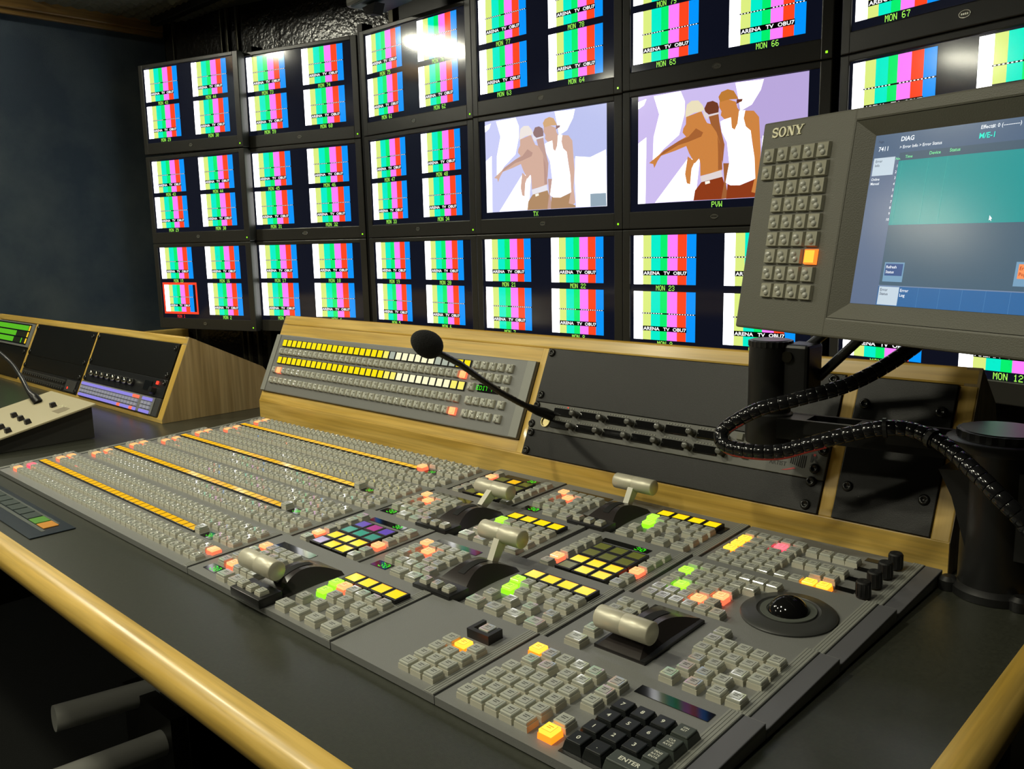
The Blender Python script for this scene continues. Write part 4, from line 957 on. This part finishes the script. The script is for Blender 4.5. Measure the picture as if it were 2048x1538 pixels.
# beige desktop talkback box with its own gooseneck
t = thing('talkback_station', (-1.772, .640, .7425), 'beige wedge talkback box with black keys and gooseneck, left on desk', 'intercom box')
BG = mat('beige_plate', (.42, .37, .23), .5)
m = MB(); m.prism([(0, 0), (0, .066), (-.24, .012), (-.24, 0)], -.235, -.012, mat('dark_side', (.022, .022, .018), .6), 'x'); m.build('box', t)
PT = Matrix.Translation((0, 0, .0665)) @ Matrix.Rotation(math.atan(.054/.24), 4, 'X')
m = MB(); m.T = PT; m.bbox(-.245, .004, -.255, .004, 0, .004, BG, .001); m.prism([(-.060, -.060), (-.024, -.060), (-.024, -.045), (-.030, -.035), (-.060, -.035)][::1], .004, .0044, mat('badge_brown', (.22, .18, .10), .5)); m.build('top_plate', t)
tk = MB(); tk.frus(-.0055, .0055, -.0055, .0055, 0, .009, .0008, mat('key_dark', (.012, .010, .012), .4)); TKK = tk.mesh('talk_key')
for r in range(4):
    for c in range(4):
        if r == 0 and c == 3: continue
        place(TKK, 'talk_key', t, PT @ Matrix.Translation((-.030-c*.046+(.012 if r % 2 else 0), -.115-r*.040+c*.002, .004)))
place(TKK, 'talk_key', t, PT @ Matrix.Translation((-.092, -.045, .004)))
m = MB(); m.T = PT
for k in range(4): m.lathe([(.002, 0), (.002, .001), (0, .0012)], mat('indicator_cream', (.8, .78, .55), .3), (-.078+k*.006+(.004 if k > 1 else 0), -.038+.004*(k % 2), .004), 8)
m.build('indicator', t)
nk = spline([(-1.944, .592, .8035), (-1.952, .589, .812), (-1.9737, .585, .8245), (-2.0239, .59, .8455), (-2.1151, .60, .8694), (-2.1956, .60, .8892), (-2.2301, .60, .8948), (-2.33, .60, .905)], 8)
m = MB(); m.T = Matrix.Translation((1.772, -.640, -.742)); m.tube(nk, [.0095 if i < 8 else (.0095-.0050*min(1, (i-8)/8)) for i in range(len(nk))], BLACK, 12); m.build('gooseneck', t, smooth=50)

# flat label strip lying near the desk edge
t = thing('desk_label_strip', (-1.68, .338, .7421), 'flat blue grey strip with green and orange keys near desk edge', 'label strip')
m = MB(); m.bbox(0, .475, 0, .058, 0, .0012, mat('strip_slate', (.018, .026, .036), .3), .0004)
m.box(.0, .458, .020, .025, .0012, .0016, mat('strip_line', (.07, .08, .07), .4)); m.box(0, .44, .047, .050, .0012, .0016, mat('strip_line', (.07, .08, .07), .4)); m.build('base_strip', t)
for k in range(14):
    mt = {12: mat('strip_green', (.10, .28, .04), .3), 13: mat('strip_orange', (.60, .26, .04), .3)}.get(k, mat('strip_key_grey', (.035, .05, .045), .35))
    m = MB(); m.bbox(-.014, .014, -.010, .010, 0, .0016, mt, .0006); m.build('strip_key', t, T=Matrix.Translation((.018+k*.032, .036, .0012)))

# loudspeaker hung over the third column
t = thing('wall_speaker', Matrix.Translation((-1.955, 1.50, 1.805)) @ Matrix.Rotation(R(-8), 4, 'Z'), 'small grey loudspeaker with round cone above the third monitor column', 'loudspeaker')
SG = mat('speaker_grey', (.17, .17, .14), .4)
m = MB(); m.bbox(-.085, .085, -.01, .10, -.045, .09, SG, .010); m.build('cabinet', t)
m = MB(); m.lathe([(.046, .0), (.046, -.006), (.040, -.008), (.036, -.002), (.020, .008), (0, .006)], GREYD, (.012, -.012, .012), 32, 'y'); m.build('cone', t, smooth=50)
m = MB(); m.lathe([(.016, .0), (.016, -.004), (.010, .002), (0, .002)], BLACK, (.066, -.012, -.005), 20, 'y'); m.box(.053, .056, -.016, -.012, -.028, -.024, LED); m.build('front_port', t)
m = MB(); m.bbox(-.045, .105, -.015, .09, -.052, -.046, mat('shelf_teal', (.010, .030, .034), .6), .002); m.prism([(-.01, -.058), (.06, -.058), (.045, -.085), (.01, -.080)], .0, .03, FOAM, 'y'); m.build('bracket', t)

# foot rest under the desk
t = thing('foot_rest', (-1.55, .5, 0), 'pair of silver tubes of a foot rest in the dark under the desk', 'foot rest')
m = MB(); m.T = Matrix.Translation((1.55, -.5, 0)); m.tube([(-1.62, .46, .27), (-1.60, .64, .26)], .024, SILVER, 24); m.build('bar', t, smooth=40)
m = MB(); m.T = Matrix.Translation((1.55, -.5, 0)); m.tube([(-1.50, .36, .22), (-1.49, .62, .21)], .024, SILVER, 24); m.build('bar', t, smooth=40)
m = MB(); m.T = Matrix.Translation((1.55, -.5, 0)); m.box(-1.66, -1.45, .60, .63, 0, .27, BLACKM); m.build('bracket', t)
